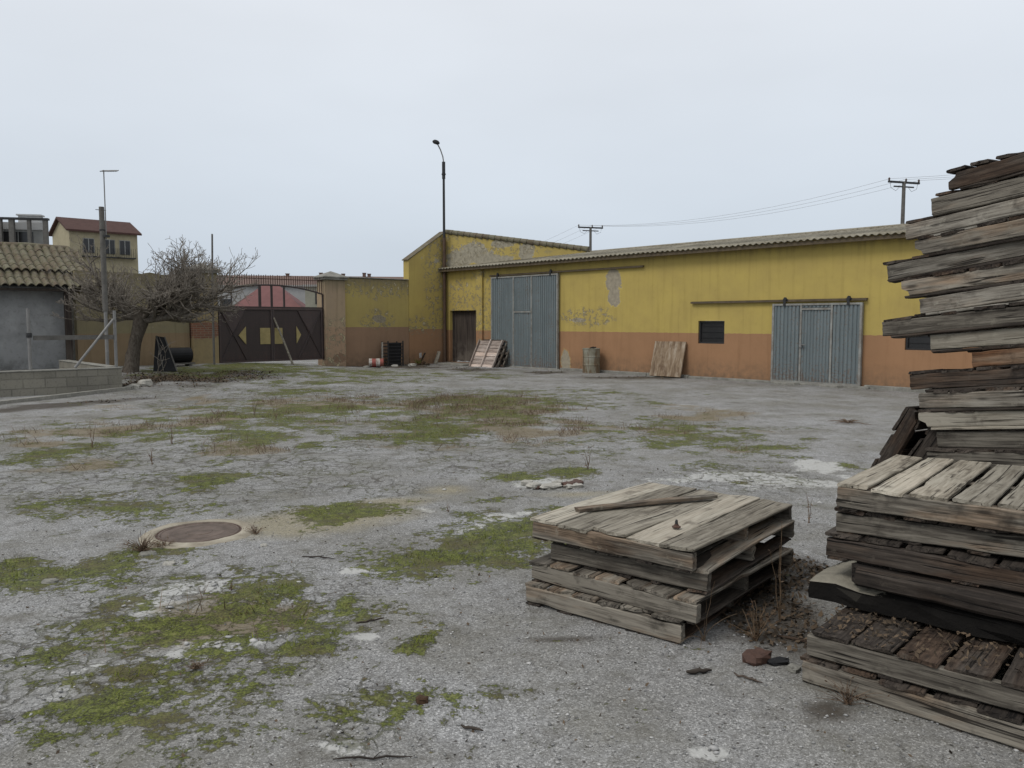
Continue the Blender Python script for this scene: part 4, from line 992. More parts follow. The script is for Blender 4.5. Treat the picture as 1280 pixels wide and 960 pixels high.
def pillar(b, mat, lab, ztop, brickloc=False):
    t = lthing('gate_pillar', lab, 'pillar', -.16, b); m = MB(); h = .40
    m.box(-.30, .30, -h, h, -.1, ztop-.16); m.build('shaft', mat, t, bevel=.015)
    m = MB(); m.box(-.36, .36, -h-.07, h+.07, ztop-.158, ztop-.09); m.add([(-.40, -h-.11, ztop-.088), (.40, -h-.11, ztop-.088), (.40, h+.11, ztop-.088), (-.40, h+.11, ztop-.088), (0, 0, ztop+.16), (-.40, -h-.11, ztop-.05), (.40, -h-.11, ztop-.05), (.40, h+.11, ztop-.05), (-.40, h+.11, ztop-.05)], [(3, 2, 1, 0), (0, 1, 6, 5), (1, 2, 7, 6), (2, 3, 8, 7), (3, 0, 5, 8), (5, 6, 4), (6, 7, 4), (7, 8, 4), (8, 5, 4)])
    m.build('cap', M_CONC, t)
pillar(-9.66, M_BRICKP, 'ochre gate pillar with bare red bricks, left of the brown gate', 3.34)
pillar(-5.02, M_PILLAR, 'pinkish plastered gate pillar right of the brown gate', 3.28)
gt = lthing('yard_gate', 'dark brown double metal yard gate with yellow cut-outs under an arched glazed top', 'gate', 0, 0)
G0, G1, GB, GT, GC = -9.25, -5.43, .30, 2.09, -7.36
for (b0, b1) in ((G0+.06, GC-.012), (GC+.012, G1-.06)):
    m = MB(); m.box(-.03, .0, b0, b1, GB+.02, GT)
    lf = m.build('leaf', M_DGATE, gt)
    sgn = -1 if b0 < -8 else 1
    f = MB(); e = .05
    f.box(.003, .035, b0, b0+e, GB+.02, GT); f.box(.003, .035, b1-e, b1, GB+.02, GT); f.box(.003, .035, b0+e+.002, b1-e-.002, GT-e, GT); f.box(.003, .035, b0+e+.002, b1-e-.002, GB+.02, GB+.02+e)
    f.build('leaf_frame', M_DPANEL, lf)
    # diagonal braces / pressed panels forming a lozenge
    o_ = G0+.11 if sgn < 0 else G1-.11; i_ = GC+sgn*.93; zc = 1.19
    def tri(pts, mat, nm, d=(.004, .014)):
        q = MB(); q.prism(pts, d, SWAP); q.build(nm, mat, lf)
    tri([(o_, GT-.06), (i_, GT-.06), (o_+(i_-o_)*.42, zc)], M_DPANEL, 'brace_panel')
    tri([(o_, GB+.09), (o_+(i_-o_)*.42, zc-.02), (o_+(i_-o_)*.9, GB+.09)], M_DGATE, 'brace_panel', (.004, .010))
    d1 = Vector((o_, 0, GT-.06)); d2 = Vector((i_, 0, GB+.1))
    q = MB(); q.tube([(.02, o_, GB+.1), (.02, i_, GT-.06)], .014, 4, smooth=False); q.tube([(.022, o_, GT-.06), (.022, i_, GB+.1)], .014, 4, smooth=False); q.build('brace', M_DGATE, lf)
    if sgn < 0: tri([(-8.55, 1.2), (-8.30, .90), (-8.30, 1.49)], M_YPANEL, 'yellow_panel', (.012, .036)); tri([(-7.80, .90), (-7.44, .90), (-7.44, 1.44), (-7.80, 1.44)], M_YPANEL, 'yellow_panel', (.003, .016))
    else: tri([(-6.49, .90), (-6.32, 1.2), (-6.49, 1.49)], M_YPANEL, 'yellow_panel', (.012, .036)); tri([(-7.30, .90), (-7.0, .90), (-7.0, 1.44), (-7.30, 1.44)], M_YPANEL, 'yellow_panel', (.003, .016))
def arch(q): return 2.60+.27*(1-((q-GC)/(1.92))**2)
m = MB(); P = [(0, G0+.02+(G1-G0-.04)*k/24, arch(G0+.02+(G1-G0-.04)*k/24)) for k in range(25)]
m.tube(P, .03, 6, smooth=False); m.tube([(0, G0+.02, GB), (0, G0+.02, arch(G0))], .03, 4, smooth=False); m.tube([(0, G1-.02, GB), (0, G1-.02, arch(G1))], .03, 4, smooth=False); m.box(-.03, .03, G0+.05, G1-.05, GT+.004, GT+.06); m.build('arch_frame', M_DGATE, gt)
m = MB()
for q, r in ((-7.78, .045), (GC, .035), (-6.91, .028), (-8.75, .018)):
    m = MB(); m.box(-.02, .02, q-r, q+r, GT+.062, arch(q)-.02); m.build('mullion', M_DGATE, gt)
m = MB()
nbar = 46
for k in range(nbar):
    q = G0+.05+(G1-G0-.1)*k/(nbar-1); m.tube([(-.005, q, arch(q)+.02), (-.005, q, 3.20+.012*math.sin(k*2.3))], .012, 4, smooth=False)
m.box(-.012, .012, G0+.03, G1-.03, 3.06, 3.085)
m.build('spiked_grille', M_RUST, gt)
# pole leaning against the gate
p0 = L2W(.42, -6.85, gz(.42, -6.85)+.01); p1 = L2W(.05, -7.32, 1.78)
m = MB(); dv = p1-p0; m.tube([(0, 0, 0), tuple(dv*.5+Vector((.01, 0, .01))), tuple(dv)], [.038, .034, .028], 8); o = m.build('leaning_pole', M_WOODP, None, p0); tag(o, 'pale wooden pole leaning against the brown gate', 'pole')
# ------------------------------------------------------------------ things along the walls
def barrel(name, loc, rot, r, L, mat, lab, mat2=None, dents=0.):
    t = thing(name, lab, 'drum', loc, rot); m = MB()
    prof = [(r*.93, .012), (r*.95, 0), (r, .004), (r, .03), (r*.975, .035)]
    for q in (1/3, 2/3): prof += [(r*.975, L*q-.03), (r, L*q-.012), (r, L*q+.012), (r*.975, L*q+.03)]
    prof += [(r*.975, L-.035), (r, L-.03), (r, L-.004), (r*.95, L), (r*.93, L-.012)]
    n0 = len(m.v); m.lathe(prof, 28)
    m.v = [(x*(1+dents*noise.noise(Vector((x*3, y*3, z*3)))), y*(1+dents*noise.noise(Vector((x*3+5, y*3, z*3)))), z) for x, y, z in m.v]
    b = m.build('body', mat, t); return t, b
def m_drum():
    g = NG('faded_drum_paint', .65, .35); P = g.obj(); n = g.noise(P, 4., 5, .65); n2 = g.noise(g.vmath('MULTIPLY', P, (9, 9, 1.2)), 1., 5, .6); z = g.sep(P)[2]
    col = g.mix(g.rng(n, .35, .65), (.17, .15, .10), (.26, .25, .20)); r_ = g.rng(g.math('ADD', n2, g.rng(z, .1, .75, .12, -.02)), .55, .64); col = g.mix(g.math('MULTIPLY', r_, .8), col, (.115, .07, .035))
    return g.fin(col, nrm=g.bump(n2, .2, .005))
M_DRUM = m_drum()
ab = (8.12, -.42); t, b = barrel('oil_drum', L2W(*ab, gz(*ab)+.0), (0, 0, .3), .285, .80, M_DRUM, 'faded yellow-grey oil drum with rusty foot standing by the terracotta wall', dents=.05)
m = MB(); rr = random.Random(2)
for k in range(5): m.tube([(rr.uniform(-.2, .1), rr.uniform(-.1, .1), .79), (rr.uniform(-.1, .24), rr.uniform(-.2, .2), .83)], .02, 6)
m.build('scrap_in_top', M_WOODD, t)
def m_redwhite():
    g = NG('red_white_drum_paint', .6, .4); P = g.obj(); z = g.sep(P)[2]; n = g.noise(P, 7., 5, .6)
    band = g.math('GREATER_THAN', g.math('SINE', g.math('MULTIPLY_ADD', z, 22., g.math('MULTIPLY', n, 1.5))), .0)
    col = g.mix(band, (.27, .06, .048), (.42, .39, .35)); col = g.mix(g.rng(n, .45, .65, 0, .8), col, (.14, .08, .05)); return g.fin(col)
ab = (.62, -3.98); q = L2W(*ab, gz(*ab)+.15)
t, b = barrel('small_drum', q, (0, R(90), LROT+R(57)), .16, .52, m_redwhite(), 'red and white striped small drum lying against the boundary wall')
# black crate
ab = (.42, -2.82); t = lthing('black_crate', 'upright black wire crate with a dark ragged panel at the yellow wall', 'crate', *ab, gz(*ab)-.01); m = MB()
m.box(-.20, .20, -.32, .32, 0, .05); 
for x in (-.2, .2):
    for y in (-.33, .33): m.box(x-.02, x+.02, y-.02, y+.02, 0, .92+.03*(x > 0))
for k in range(7):
    z = .1+k*.125; m.box(-.2, .2, -.34, -.325, z, z+.03); m.box(-.2, .2, .325, .34, z, z+.03); m.box(.19, .205, -.32, .32, z, z+.03); m.box(-.205, -.19, -.32, .32, z, z+.03)
m.build('frame', M_DARKM, t)
m = MB(); m.board(.62, .80, .02, Matrix.Translation((.17, 0, .46)) @ Matrix.Rotation(R(90), 4, 'Z') @ RX90, 77, 4., .02, 1.); m.build('panel', M_BLACK, t)
m = MB(); m.box(-.19, -.10, -.36, -.345, .02, .90); m.build('pale_edge_strip', M_STONE, t)
# short plank leaning at the foot of the annex corner
ab = (.40, -.75); b_ = L2W(*ab, gz(*ab)); m = MB(); m.board(.52, .20, .04, None, 333, 1.2); o = m.build('short_plank', M_WOODP, None, b_+Vector((.04, .10, .24)), (0, 0, 0))
o.matrix_world = Matrix.Translation(b_+Vector((.02, .08, .25))) @ Matrix.Rotation(LROT+R(80), 4, 'Z') @ Matrix.Rotation(R(-70), 4, 'Y') @ Matrix.Rotation(R(8), 4, 'X'); q = o.matrix_world.copy(); o.location = q.to_translation(); o.rotation_euler = q.to_euler(); tag(o, 'short pale plank leaning in the corner left of the dark plank door', 'plank')
# heap of rubbish with a pale scrap and a weed
t = lthing('rubbish_heap', 'small heap of rubbish with a white scrap below the annex gable', 'rubbish', .38, -1.52, gz(.38, -1.52)); rr = random.Random(6)
for k in range(7): lump('clod', (rr.uniform(-.2, .25), rr.uniform(-.35, .35), 0), (rr.uniform(.06, .14), rr.uniform(.06, .12), rr.uniform(.03, .09)), M_BROWN if k % 2 else M_LITTER, 80+k, None, None, 0, t)
m = MB(); m.box(-.01, .01, -.06, .06, .28, .46); m.build('white_scrap', M_WHITE, t, (-.1, .1, 0), (.2, .1, .3))
m = MB(); m.board(.5, .1, .03, None, 78); m.build('stick', M_WOODD, t, (-.12, .18, .24), (0, R(-60), .4))
weed('green_weed', L2W(.55, -1.75, gz(.55, -1.75)), 'yellow-green weed tuft in front of the rubbish heap', 21, 30, .3, .22, M_BLADE, 4, M_BLADE, .006)
# rubble and scraps along the wall foot
for k, (a, b, sz, lab) in enumerate([(.75, -2.95, .13, 'white rubble chunk left of the black crate'), (.95, -2.3, .16, 'pale rubble chunk in front of the black crate'), (.9, -3.6, .10, 'grey stone by the red and white drum'), (1.1, -4.4, .12, 'brown clod near the foot of the right gate pillar')]):
    q = L2W(a, b, gz(a, b)-.03); lump('rubble_chunk', q, (sz, sz*.7, sz*.45), M_STONE if k < 2 else M_CONC, 90+k, lab, 'rubble', k)
# plywood sheet leaning on the facade
def m_ply():
    g = NG('peeling_plywood', .9, .15); P = g.attr('grain', 'Vector'); n = g.noise(g.vmath('MULTIPLY', P, (1.6, 9, 9)), 1., 6, .7, .6); n2 = g.noise(g.vmath('MULTIPLY', P, (2.5, 5, 5)), 1.6, 5, .65)
    col = g.ramp(n, [(.34, (.13, .09, .06)), (.5, (.24, .175, .115)), (.66, (.37, .31, .24))]); col = g.mix(g.rng(n2, .52, .62, 0, .75), col, (.13, .085, .055)); return g.fin(col, nrm=g.bump(n, .5, .006))
m = MB(); m.board(1.08, 1.12, .045, None, 55, 1.5, .008)
o = m.build('plywood_sheet', m_ply()); c_ = L2W(10.95, -.20, gz(10.95, -.3)+.54)
o.matrix_world = Matrix.Translation(c_) @ Matrix.Rotation(LROT, 4, 'Z') @ Matrix.Rotation(R(-15), 4, 'X') @ Matrix.Rotation(R(90), 4, 'X') @ Matrix.Rotation(R(90), 4, 'Z') ; q = o.matrix_world.copy(); o.location = q.to_translation(); o.rotation_euler = q.to_euler()
tag(o, 'square peeling plywood sheet leaning on the terracotta wall left of the small window', 'board')
# pinkish pallets leaning between plank door and first gate
for i, lab in enumerate(['pinkish pallet leaning by the blue-grey gate, its three battens facing the yard', 'pallet leaning second, behind the pinkish front one by the blue-grey gate', 'rearmost of the three pallets leaning by the plank door and gate']):
    p = make_pallet('wooden_pallet', 91+i, 1.15, 1.15, 7, .014 if i == 0 else .03, M_PINK if i == 0 else M_WOOD, deckmat=M_PINK if i == 0 else None, label=lab, group='pallets leaning by the first gate', broken=.1, sh=.07)
    Zd = LROT
    base = L2W(2.62+.10*i, -1.02+.17*i, gz(3.3, -.9)+.02)
    bx = Vector((EX[0], EX[1], 0)); by = Vector((EY[0], EY[1], 0)); th = R(58)
    yaw = R(9); bx2 = bx*math.cos(yaw)+by*math.sin(yaw); by2 = -bx*math.sin(yaw)+by*math.cos(yaw)
    # battens (stringers) run up the slope and face the yard: pallet turned over, x axis up the slope
    X_ = by2*math.cos(th)+Vector((0, 0, math.sin(th))); Y_ = bx2; Z_ = X_.cross(Y_)
    Mx = Matrix(((X_.x, Y_.x, Z_.x, base.x), (X_.y, Y_.y, Z_.y, base.y), (X_.z, Y_.z, Z_.z, base.z), (0, 0, 0, 1)))
    p.location = Mx.to_translation(); p.rotation_euler = Mx.to_euler()
    if i == 0:
        for ch in [c for c in p.children if c.name.startswith('base_board')]: bpy.data.objects.remove(ch)
M_RUSTP = m_simple('rusty_brown_post', (.115, .075, .05), .8, .45, 4, .3)
# ------------------------------------------------------------------ street lamp
lp = lthing('street_lamp', 'tall dark street lamp rising from the yard corner with a bent arm', 'street lamp', .16, -.16, 0)
m = MB(); m.tube([(0, 0, 4.9), (0, 0, 7.45)], [.052, .046], 10); m.build('post', M_DARKM, lp); m = MB(); m.tube([(0, 0, 0), (0, 0, 2), (0, 0, 4.92)], [.064, .060, .058], 10); m.build('lower_post', M_RUSTP, lp)
m = MB(); m.tube([(0, 0, 7.2), (0, 0, 7.85)], .066, 10); m.tube([(0, 0, 7.35), (0, 0, 7.40)], .085, 10); m.build('sleeve', M_DARKM, lp)
ad = Vector((-.62, -.45, 0)).normalized()
aw = Matrix.Rotation(-LROT, 3, 'Z') @ Vector((-1, -.35, 0)).normalized()
P = [(0, 0, 7.85), tuple(aw*.03+Vector((0, 0, 8.05))), tuple(aw*.12+Vector((0, 0, 8.3))), tuple(aw*.24+Vector((0, 0, 8.52)))]
m = MB(); m.tube(P, .024, 8); m.build('arm', M_GREYM, lp)
m = MB(); c_ = aw*.30+Vector((0, 0, 8.56)); 
m.lathe([(.02, -.06), (.10, -.05), (.15, 0), (.14, .05), (.08, .10), (.02, .11)], 14, Matrix.Translation(c_) @ Matrix.Rotation(R(25), 4, 'Y') @ Matrix.Diagonal((1.15, .9, .95, 1))); m.build('lamp_head', M_BLACK, lp)
# ------------------------------------------------------------------ power line
ins = m_simple('insulator_brown', (.08, .05, .04), .4, .3, 5, .1)
def power_pole(a, b, h, L, lab, rz):
    t = lthing('power_pole', lab, 'power pole', a, b, 0, rz); m = MB(); m.tube([(0, 0, 0), (0, 0, h)], [.17, .11], 8); m.build('pole', M_TIMBERPOST, t)
    m = MB(); m.box(-.06, .06, -L/2, L/2, h-.12, h+.0); m.box(-.04, .04, -L*.32, L*.32, h-.38, h-.30); m.build('crossarm', M_DARKM, t)
    for y in (-L/2+.05, 0.16, L/2-.05):
        m = MB(); m.lathe([(.02, 0), (.07, .03), (.05, .08), (.075, .12), (.03, .2)], 8, Matrix.Translation((0, y, h+.0))); m.build('insulator', ins, t)
    m = MB()
    for y in (-L/2+.1, L/2-.1): m.tube([(0, y, h), (0, y*.9, h-.45), (0, y*.55, h-.62), (0, y*.3, h-.35)], .012, 4)
    m.build('jumper_wire', M_DARKM, t)
    return t
PPA = [(-23.5, 35., 10.15, 2.4), (3.7, 35., 10.75, 2.5)]
power_pole(*PPA[0], 'far grey power pole with crossarm behind the annex roof', R(-25)); power_pole(*PPA[1], 'nearer grey power pole with crossarm behind the warehouse roof', R(-25))
wr = thing('power_line', 'thin sagging electric wires running between the power poles', 'wires', L2W(3.7, 35, 10.7))
b0 = L2W(3.7, 35, 10.7)
for k in (-1, 0, 1):
    def off(a, b, h): 
        d = Vector((math.cos(LROT+R(-25)+R(90)), math.sin(LROT+R(-25)+R(90)), 0)); return L2W(a, b, h+.12)+d*1.15*k
    ends = [(-56, 35., 5.0), (-23.5, 35., 10.15), (3.7, 35., 10.75), (32, 35., 12.)]
    m = MB()
    for e0, e1 in zip(ends[:-1], ends[1:]):
        p0, p1 = off(*e0), off(*e1); m.tube([tuple(p0.lerp(p1, i/10)-Vector((0, 0, .9*4*(i/10)*(1-i/10)))-b0) for i in range(11)], .008, 4, caps=False)
    m.build('wire', M_GREYM, wr)
#@@PART4
# ------------------------------------------------------------------ tiled shed on the left
sh_ = lthing('shed', 'grey rendered shed with a mossy curved-tile roof at the left edge', 'shed', 0, 0)
m = MB(); m.box(-3.5, -.32, -19.5, -13.42, -.1, 2.62)
m.build('wall', M_SHED, sh_)
m = MB(); m.prism([(-3.5, 2.622), (-.1, 2.622), (-1.75, 3.6)], (-19.5, -13.42)); m.build('gable', M_SHED, sh_)
m = MB(); m.box(-.54, -.32, -13.418, -13.26, -.1, 2.60); m.build('corner_strip', M_CONC, sh_)
def tile_roof(a_e, z_e, a_r, z_r, b0, b1, lift=0., seed=1):
    pit = .205; nb_ = int((b1-b0)/pit*8); L = math.hypot(a_e-a_r, z_r-z_e); ncr = int(round(L/.36)); vs = []; tn = []; fs = []; rr = random.Random(seed)
    nx_, nz_ = (z_r-z_e)/L, (a_e-a_r)/L
    rows = []
    for c in range(ncr):
        rows += [(c/ncr, .014, c), ((c+1)/ncr, .0, c)]
    for (q, up, c) in rows:
        for k in range(nb_+1):
            b = b0+(b1-b0)*k/nb_; col_ = math.floor((b-b0)/pit); ph = ((b-b0)/pit) % 1
            cov = abs(math.sin(math.pi*ph)); hgt = .095*cov**.8 if True else 0
            jit = .016*noise.noise(Vector((col_*3.3, c*2.7, seed))); jb = .03*noise.noise(Vector((col_*1.7, c*5.1, seed+4)))
            sag = -.05*math.sin(math.pi*q)+.02*noise.noise(Vector((b*.8, q*2, seed+9)))
            h = hgt+up+jit+sag+lift
            qq = q+jb*(1 if up > 0 else 0)/L
            vs.append((a_e+(a_r-a_e)*qq+nx_*h, b, z_e+(z_r-z_e)*qq+nz_*h)); tn.append((noise.noise(Vector((col_*7.7, c*9.1, 3)))+1)/2)
    n = nb_+1
    for r in range(len(rows)-1):
        for k in range(nb_): fs.append((r*n+k, r*n+k+1, (r+1)*n+k+1, (r+1)*n+k))
    base = len(vs)
    for k in range(n): vs.append((vs[k][0]-.01, vs[k][1], vs[k][2]-.022)); tn.append(.2)
    for k in range(nb_): fs.append((k, base+k, base+k+1, k+1))
    m = MB(); m.v = vs; m.f = fs; m.g = list(vs); m.t = tn; m.sm = [False]*len(fs); return m
m1 = tile_roof(.30, 2.60, -.42, 3.06, -19.7, -12.8, .0, 1); rf = m1.build('roof', M_TILE, sh_)
m2 = tile_roof(-.30, 2.99, -1.78, 3.79, -19.7, -12.8, .055, 7); m2.build('upper_roof', M_TILE, sh_)
m3 = tile_roof(-3.85, 2.50, -1.76, 3.76, -19.7, -13.05, .0, 9); m3.build('rear_roof', M_TILE, sh_)
m = MB(); m.tube([(-1.77, -19.7+k*.4, 3.85+.015*math.sin(k*1.9)) for k in range(17)]+[(-1.77, -13.05, 3.84)], .10, 10); m.build('ridge_tiles', M_TILE, sh_)
m = MB(); m.box(-.15, .20, -19.5, -12.85, 2.50, 2.56); m.build('eaves_board', M_DOOR, sh_)
m = MB(); m.box(-.03, .05, -13.62, -13.45, -.05, 2.48); m.build('downpipe_post', M_DOOR, sh_)  # dark upright post under the eaves at the shed corner
for o in list(sh_.children):
    if o.name.startswith('downpipe'): o.name = 'corner_post'
# ------------------------------------------------------------------ low block wall, posts, kerb
gw = gz(5.8, -14)
lw = lthing('low_block_wall', 'low grey concrete block wall with pipe posts in front of the shed', 'wall', 0, 0, 0)
m = MB(); m.box(5.58, 5.80, -20.5, -13.90, -.1, .58); m.box(1.3, 5.578, -14.12, -13.90, -.1, .60); m.build('blocks', M_BLOCK, lw, bevel=.008)
m = MB(); m.box(5.565, 5.815, -20.5, -13.885, .583, .612); m.box(1.3, 5.56, -14.135, -13.885, .603, .625); m.build('coping', M_CONC, lw, bevel=.008)
pf = lthing('pipe_fence', 'grey pipe fence posts with a rail and diagonal brace on the low block wall', 'fence', 5.69, -14, .612)
def rel_(b, z): return (0, b+14, z-.612)
m = MB(); m.tube([rel_(-15.70, .60), rel_(-15.70, 1.93)], .036, 8); m.build('post', M_GREYM, pf)
m = MB(); m.tube([rel_(-13.98, .60), rel_(-13.98, 1.90)], .036, 8); m.build('post', M_GREYM, pf)
m = MB(); m.box(-.02, .02, -15.62+14, -14.02+14, 1.30-.612-.05, 1.30-.612+.05); m.build('rail', M_TIMBERPOST, pf)
m = MB(); m.tube([(.045, -.02, 1.70-.612), (.045, -.85, .02)], .03, 8); m.build('brace', M_GREYM, pf)
m = MB(); m.lathe([(.055, -.05), (.06, 0), (.055, .05)], 8, Matrix.Translation(rel_(-15.70, 1.36))); m.build('clamp', M_DARKM, pf)
kb = lthing('kerb', 'narrow pale concrete kerb running in front of the low block wall', 'kerb', 6.6, -15); kb['kind'] = 'structure'
m = MB(); P = [(8.0, -18.6), (7.35, -17.2), (6.85, -16.2), (6.40, -15.2), (6.0, -14.3), (5.75, -13.75), (5.25, -13.45)]
for k in range(len(P)-1):
    a = Vector(P[k]); b = Vector(P[k+1]); d = (b-a).normalized(); nrm = Vector((-d.y, d.x))*.07
    z0, z1 = gz(*a), gz(*b); q = [a+nrm, b+nrm, b-nrm, a-nrm]; zz = [z0, z1, z1, z0]
    vs = [(p.x-6.6, p.y+15, z-.05) for p, z in zip(q, zz)]+[(p.x-6.6, p.y+15, z+.075) for p, z in zip(q, zz)]
    m.add(vs, [(3, 2, 1, 0), (4, 5, 6, 7), (0, 1, 5, 4), (1, 2, 6, 5), (2, 3, 7, 6), (3, 0, 4, 7)])
o = m.build('kerb_strip', M_CONC, kb); 
o['kind'] = 'structure'
for k, (a, b, sz, lab, mt) in enumerate([(5.6, -13.55, .11, 'small white stone by the corner of the low block wall', M_STONE), (5.2, -13.2, .17, 'larger pale stone at the end of the kerb', M_STONE)]):
    lump('stone', L2W(a, b, gz(a, b)-.02), (sz, sz*.7, sz*.6), mt, 110+k, lab, 'stone', k)
# post with TV aerial
ap = lthing('aerial_post', 'tall grey post behind the low wall carrying a television aerial', 'post', 4.55, -13.84, 0)
hz = 4.36
m = MB(); m.tube([(0, 0, 1.9), (0, 0, 3), (0, 0, hz)], [.062, .06, .058], 10); m.build('upper_post', M_TIMBERPOST, ap)
m = MB(); m.tube([(0, 0, 0), (0, 0, 1.93)], .042, 8); m.build('lower_post', M_GREYM, ap)
m = MB(); m.tube([(.04, .07, 3.6), (.04, .07, 5.22)], .013, 6); m.build('mast', M_GREYM, ap)
m = MB(); m.tube([(-.0, .05, 5.2), (.26, .30, 5.2)], .02, 5)
for q in np.linspace(0, 1, 9):
    p = Vector((.0+.26*q, .05+.25*q, 5.2)); m.tube([p-Vector((-.07, .07, .0))*(1 if q < .5 else .7)-Vector((0, 0, .025)), p+Vector((-.07, .07, 0))*(1 if q < .5 else .7)+Vector((0, 0, .025))], .012, 4)
m.build('aerial', M_GREYM, ap)
m = MB(); m.tube([(.05, .07, 3.65), (.05, .07, 3.7)], .08, 8); m.tube([(0, 0, 3.8), (0, 0, 3.83)], .07, 8); m.build('clamp', M_DARKM, ap)
st = lthing('thin_pole', 'thin tall grey pole standing in front of the left gate pillar', 'pole', .85, -9.72, gz(.85, -9.7))
m = MB(); m.tube([(0, 0, 0), (.01, 0, 2), (.05, .03, 4.0)], [.036, .034, .026], 8); m.build('shaft', M_TIMBERPOST, st)
# dark sheet leaning by the tree
t = lthing('leaning_sheet', 'black sheet with pale edge strips leaning beside the bare tree trunk', 'panel', 2.35, -12.0, gz(2.35, -12))
bx = Matrix.Rotation(R(0), 4, 'Z')
Mx = Matrix.Rotation(R(34), 4, 'Y')
m = MB(); m.prism([(-.05, 0), (.55, 0), (.22, .98), (.0, 1.02)], (-.015, .015), Matrix.Rotation(R(62), 4, 'Z') @ Matrix.Rotation(R(-16), 4, 'X')); m.build('sheet', M_BLACK, t)
m = MB()
T_ = Matrix.Rotation(R(62), 4, 'Z') @ Matrix.Rotation(R(-16), 4, 'X')
m.tube([T_ @ Vector((.57, -.02, 0)), T_ @ Vector((.235, -.02, .99))], .018, 6); m.build('edge_strip', M_TIMBERPOST, t)
m = MB(); m.tube([T_ @ Vector((.22, -.03, .02)), T_ @ Vector((.03, -.03, 1.02))], .016, 6); m.build('edge_strip', M_TIMBERPOST, t)
# old roller / tank on a low rack
ab = (.85, -10.85); t = lthing('old_tank', 'dark cylindrical tank lying on a low rack beside the left gate pillar', 'tank', *ab, gz(*ab)-.03)
m = MB(); m.lathe([(.10, -.42), (.21, -.41), (.225, -.39), (.225, .39), (.21, .41), (.10, .42)], 18, Matrix.Translation((0, 0, .36)) @ RX90); m.build('barrel', M_BLACK, t)
m = MB(); m.box(-.2, .2, -.45, .47, .09, .13); m.box(-.18, .18, -.40, -.32, 0, .088); m.box(-.18, .18, .30, .38, 0, .088); m.build('rack', M_TIMBERPOST, t)
# ------------------------------------------------------------------ bare fig tree
tr = lthing('bare_tree', 'wide bare fig tree with a dark leaning trunk and dense pale twigs', 'tree', 2.35, -12.55, gz(2.35, -12.55)-.05)
# local frame of the tree turned back to world axes (x right, y away)
tr.rotation_euler = (0, 0, 0)
trunk = MB(); limbs = MB(); twigs = MB(); rt = random.Random(21)
trunk.tube([(-.10, 0, -.05), (-.06, 0, .15), (.0, 0, .5), (.04, .02, .85), (.13, .03, 1.15), (.20, .05, 1.38), (.20, .05, 1.62), (.14, .05, 1.82)], [.25, .19, .165, .16, .17, .20, .18, .11], 12, tone=.15)
trunk.tube([(-.22, -.05, -.05), (-.10, 0, .5), (.02, .02, 1.0)], [.15, .12, .06], 8, tone=.1)
trunk.build('trunk', M_TREE, tr)
cnt = [0]
def grow(p, d, L, r, lev, up):
    n = max(3, int(L/.13)); P = [p.copy()]; q = p.copy(); dd = d.normalized(); rad = [r]; kids = []
    for k in range(n):
        wob = .30 if lev < 2 else .34
        dd = (dd+Vector((rt.gauss(0, wob*.5), rt.gauss(0, wob*.5), rt.gauss(0, wob*.4)+up*.13))).normalized()
        q = q+dd*(L/n); P.append(q.copy()); f = (k+1)/n; rad.append(max(.005, r*(1-.70*f)))
        if k >= (1 if lev > 0 else 2) or lev == 0 and k > 0: kids.append((q.copy(), dd.copy(), rad[-1], f))
    (limbs if lev < 2 else twigs).tube(P, rad, 7 if lev == 0 else 5 if lev < 3 else 4, tone=min(1, .25+.22*lev+rt.uniform(0, .25)), caps=lev > 2)
    cnt[0] += 1
    if lev >= 4: return
    for (q, dd, rr_, f) in kids:
        for _ in range({0: 2, 1: 2, 2: 2, 3: 1}[lev] if rt.random() < (.90, .58, .44, .30)[lev] else 0):
            ax = Vector((rt.gauss(0, 1), rt.gauss(0, 1), rt.gauss(0, .8)+.25)); nd = (dd*.75+ax.normalized()*.85).normalized()
            if (q.z < 1.5 or q.x < .7 and abs(q.y) < .6) and nd.z < 0: nd.z = abs(nd.z)*.5
            grow(q, nd, L*rt.uniform(.40, .66)*(1.05-.4*f), max(.0055, rr_*rt.uniform(.5, .72)), lev+1, .55 if lev > 0 else .35)
j = Vector((.18, .05, 1.5))
for d, L, r, up in [((1, -.15, .0), 2.5, .115, .10), ((.85, .45, .25), 2.0, .085, .14), ((.7, -.3, .45), 1.8, .065, .14), ((.95, -.5, .22), 2.2, .06, .16), ((-.5, .1, .62), 1.2, .06, .1), ((-.85, -.1, .40), 1.9, .09, .12), ((-.75, .5, .5), 1.7, .06, .14), ((-1, -.35, .24), 1.8, .055, .14), ((.5, .6, .5), 1.5, .055, .12), ((-.5, -.6, .55), 1.4, .055, .15), ((.85, .2, .62), 2.0, .06, .26), ((-.95, .2, .1), 1.6, .045, .12)]:
    grow(j+Vector(d)*.10, Vector(d), L, r, 0, up)
for d, L in [((.9, -.3, .6), .7), ((.5, -.5, .8), .6), ((.2, -.4, .9), .5)]: grow(Vector((.75, -.25, .05)), Vector(d), L*1.3, .012, 2, .4)
limbs.build('limbs', M_TREE, tr); twigs.build('twigs', M_TREE, tr); print('branches', cnt[0], len(twigs.v))
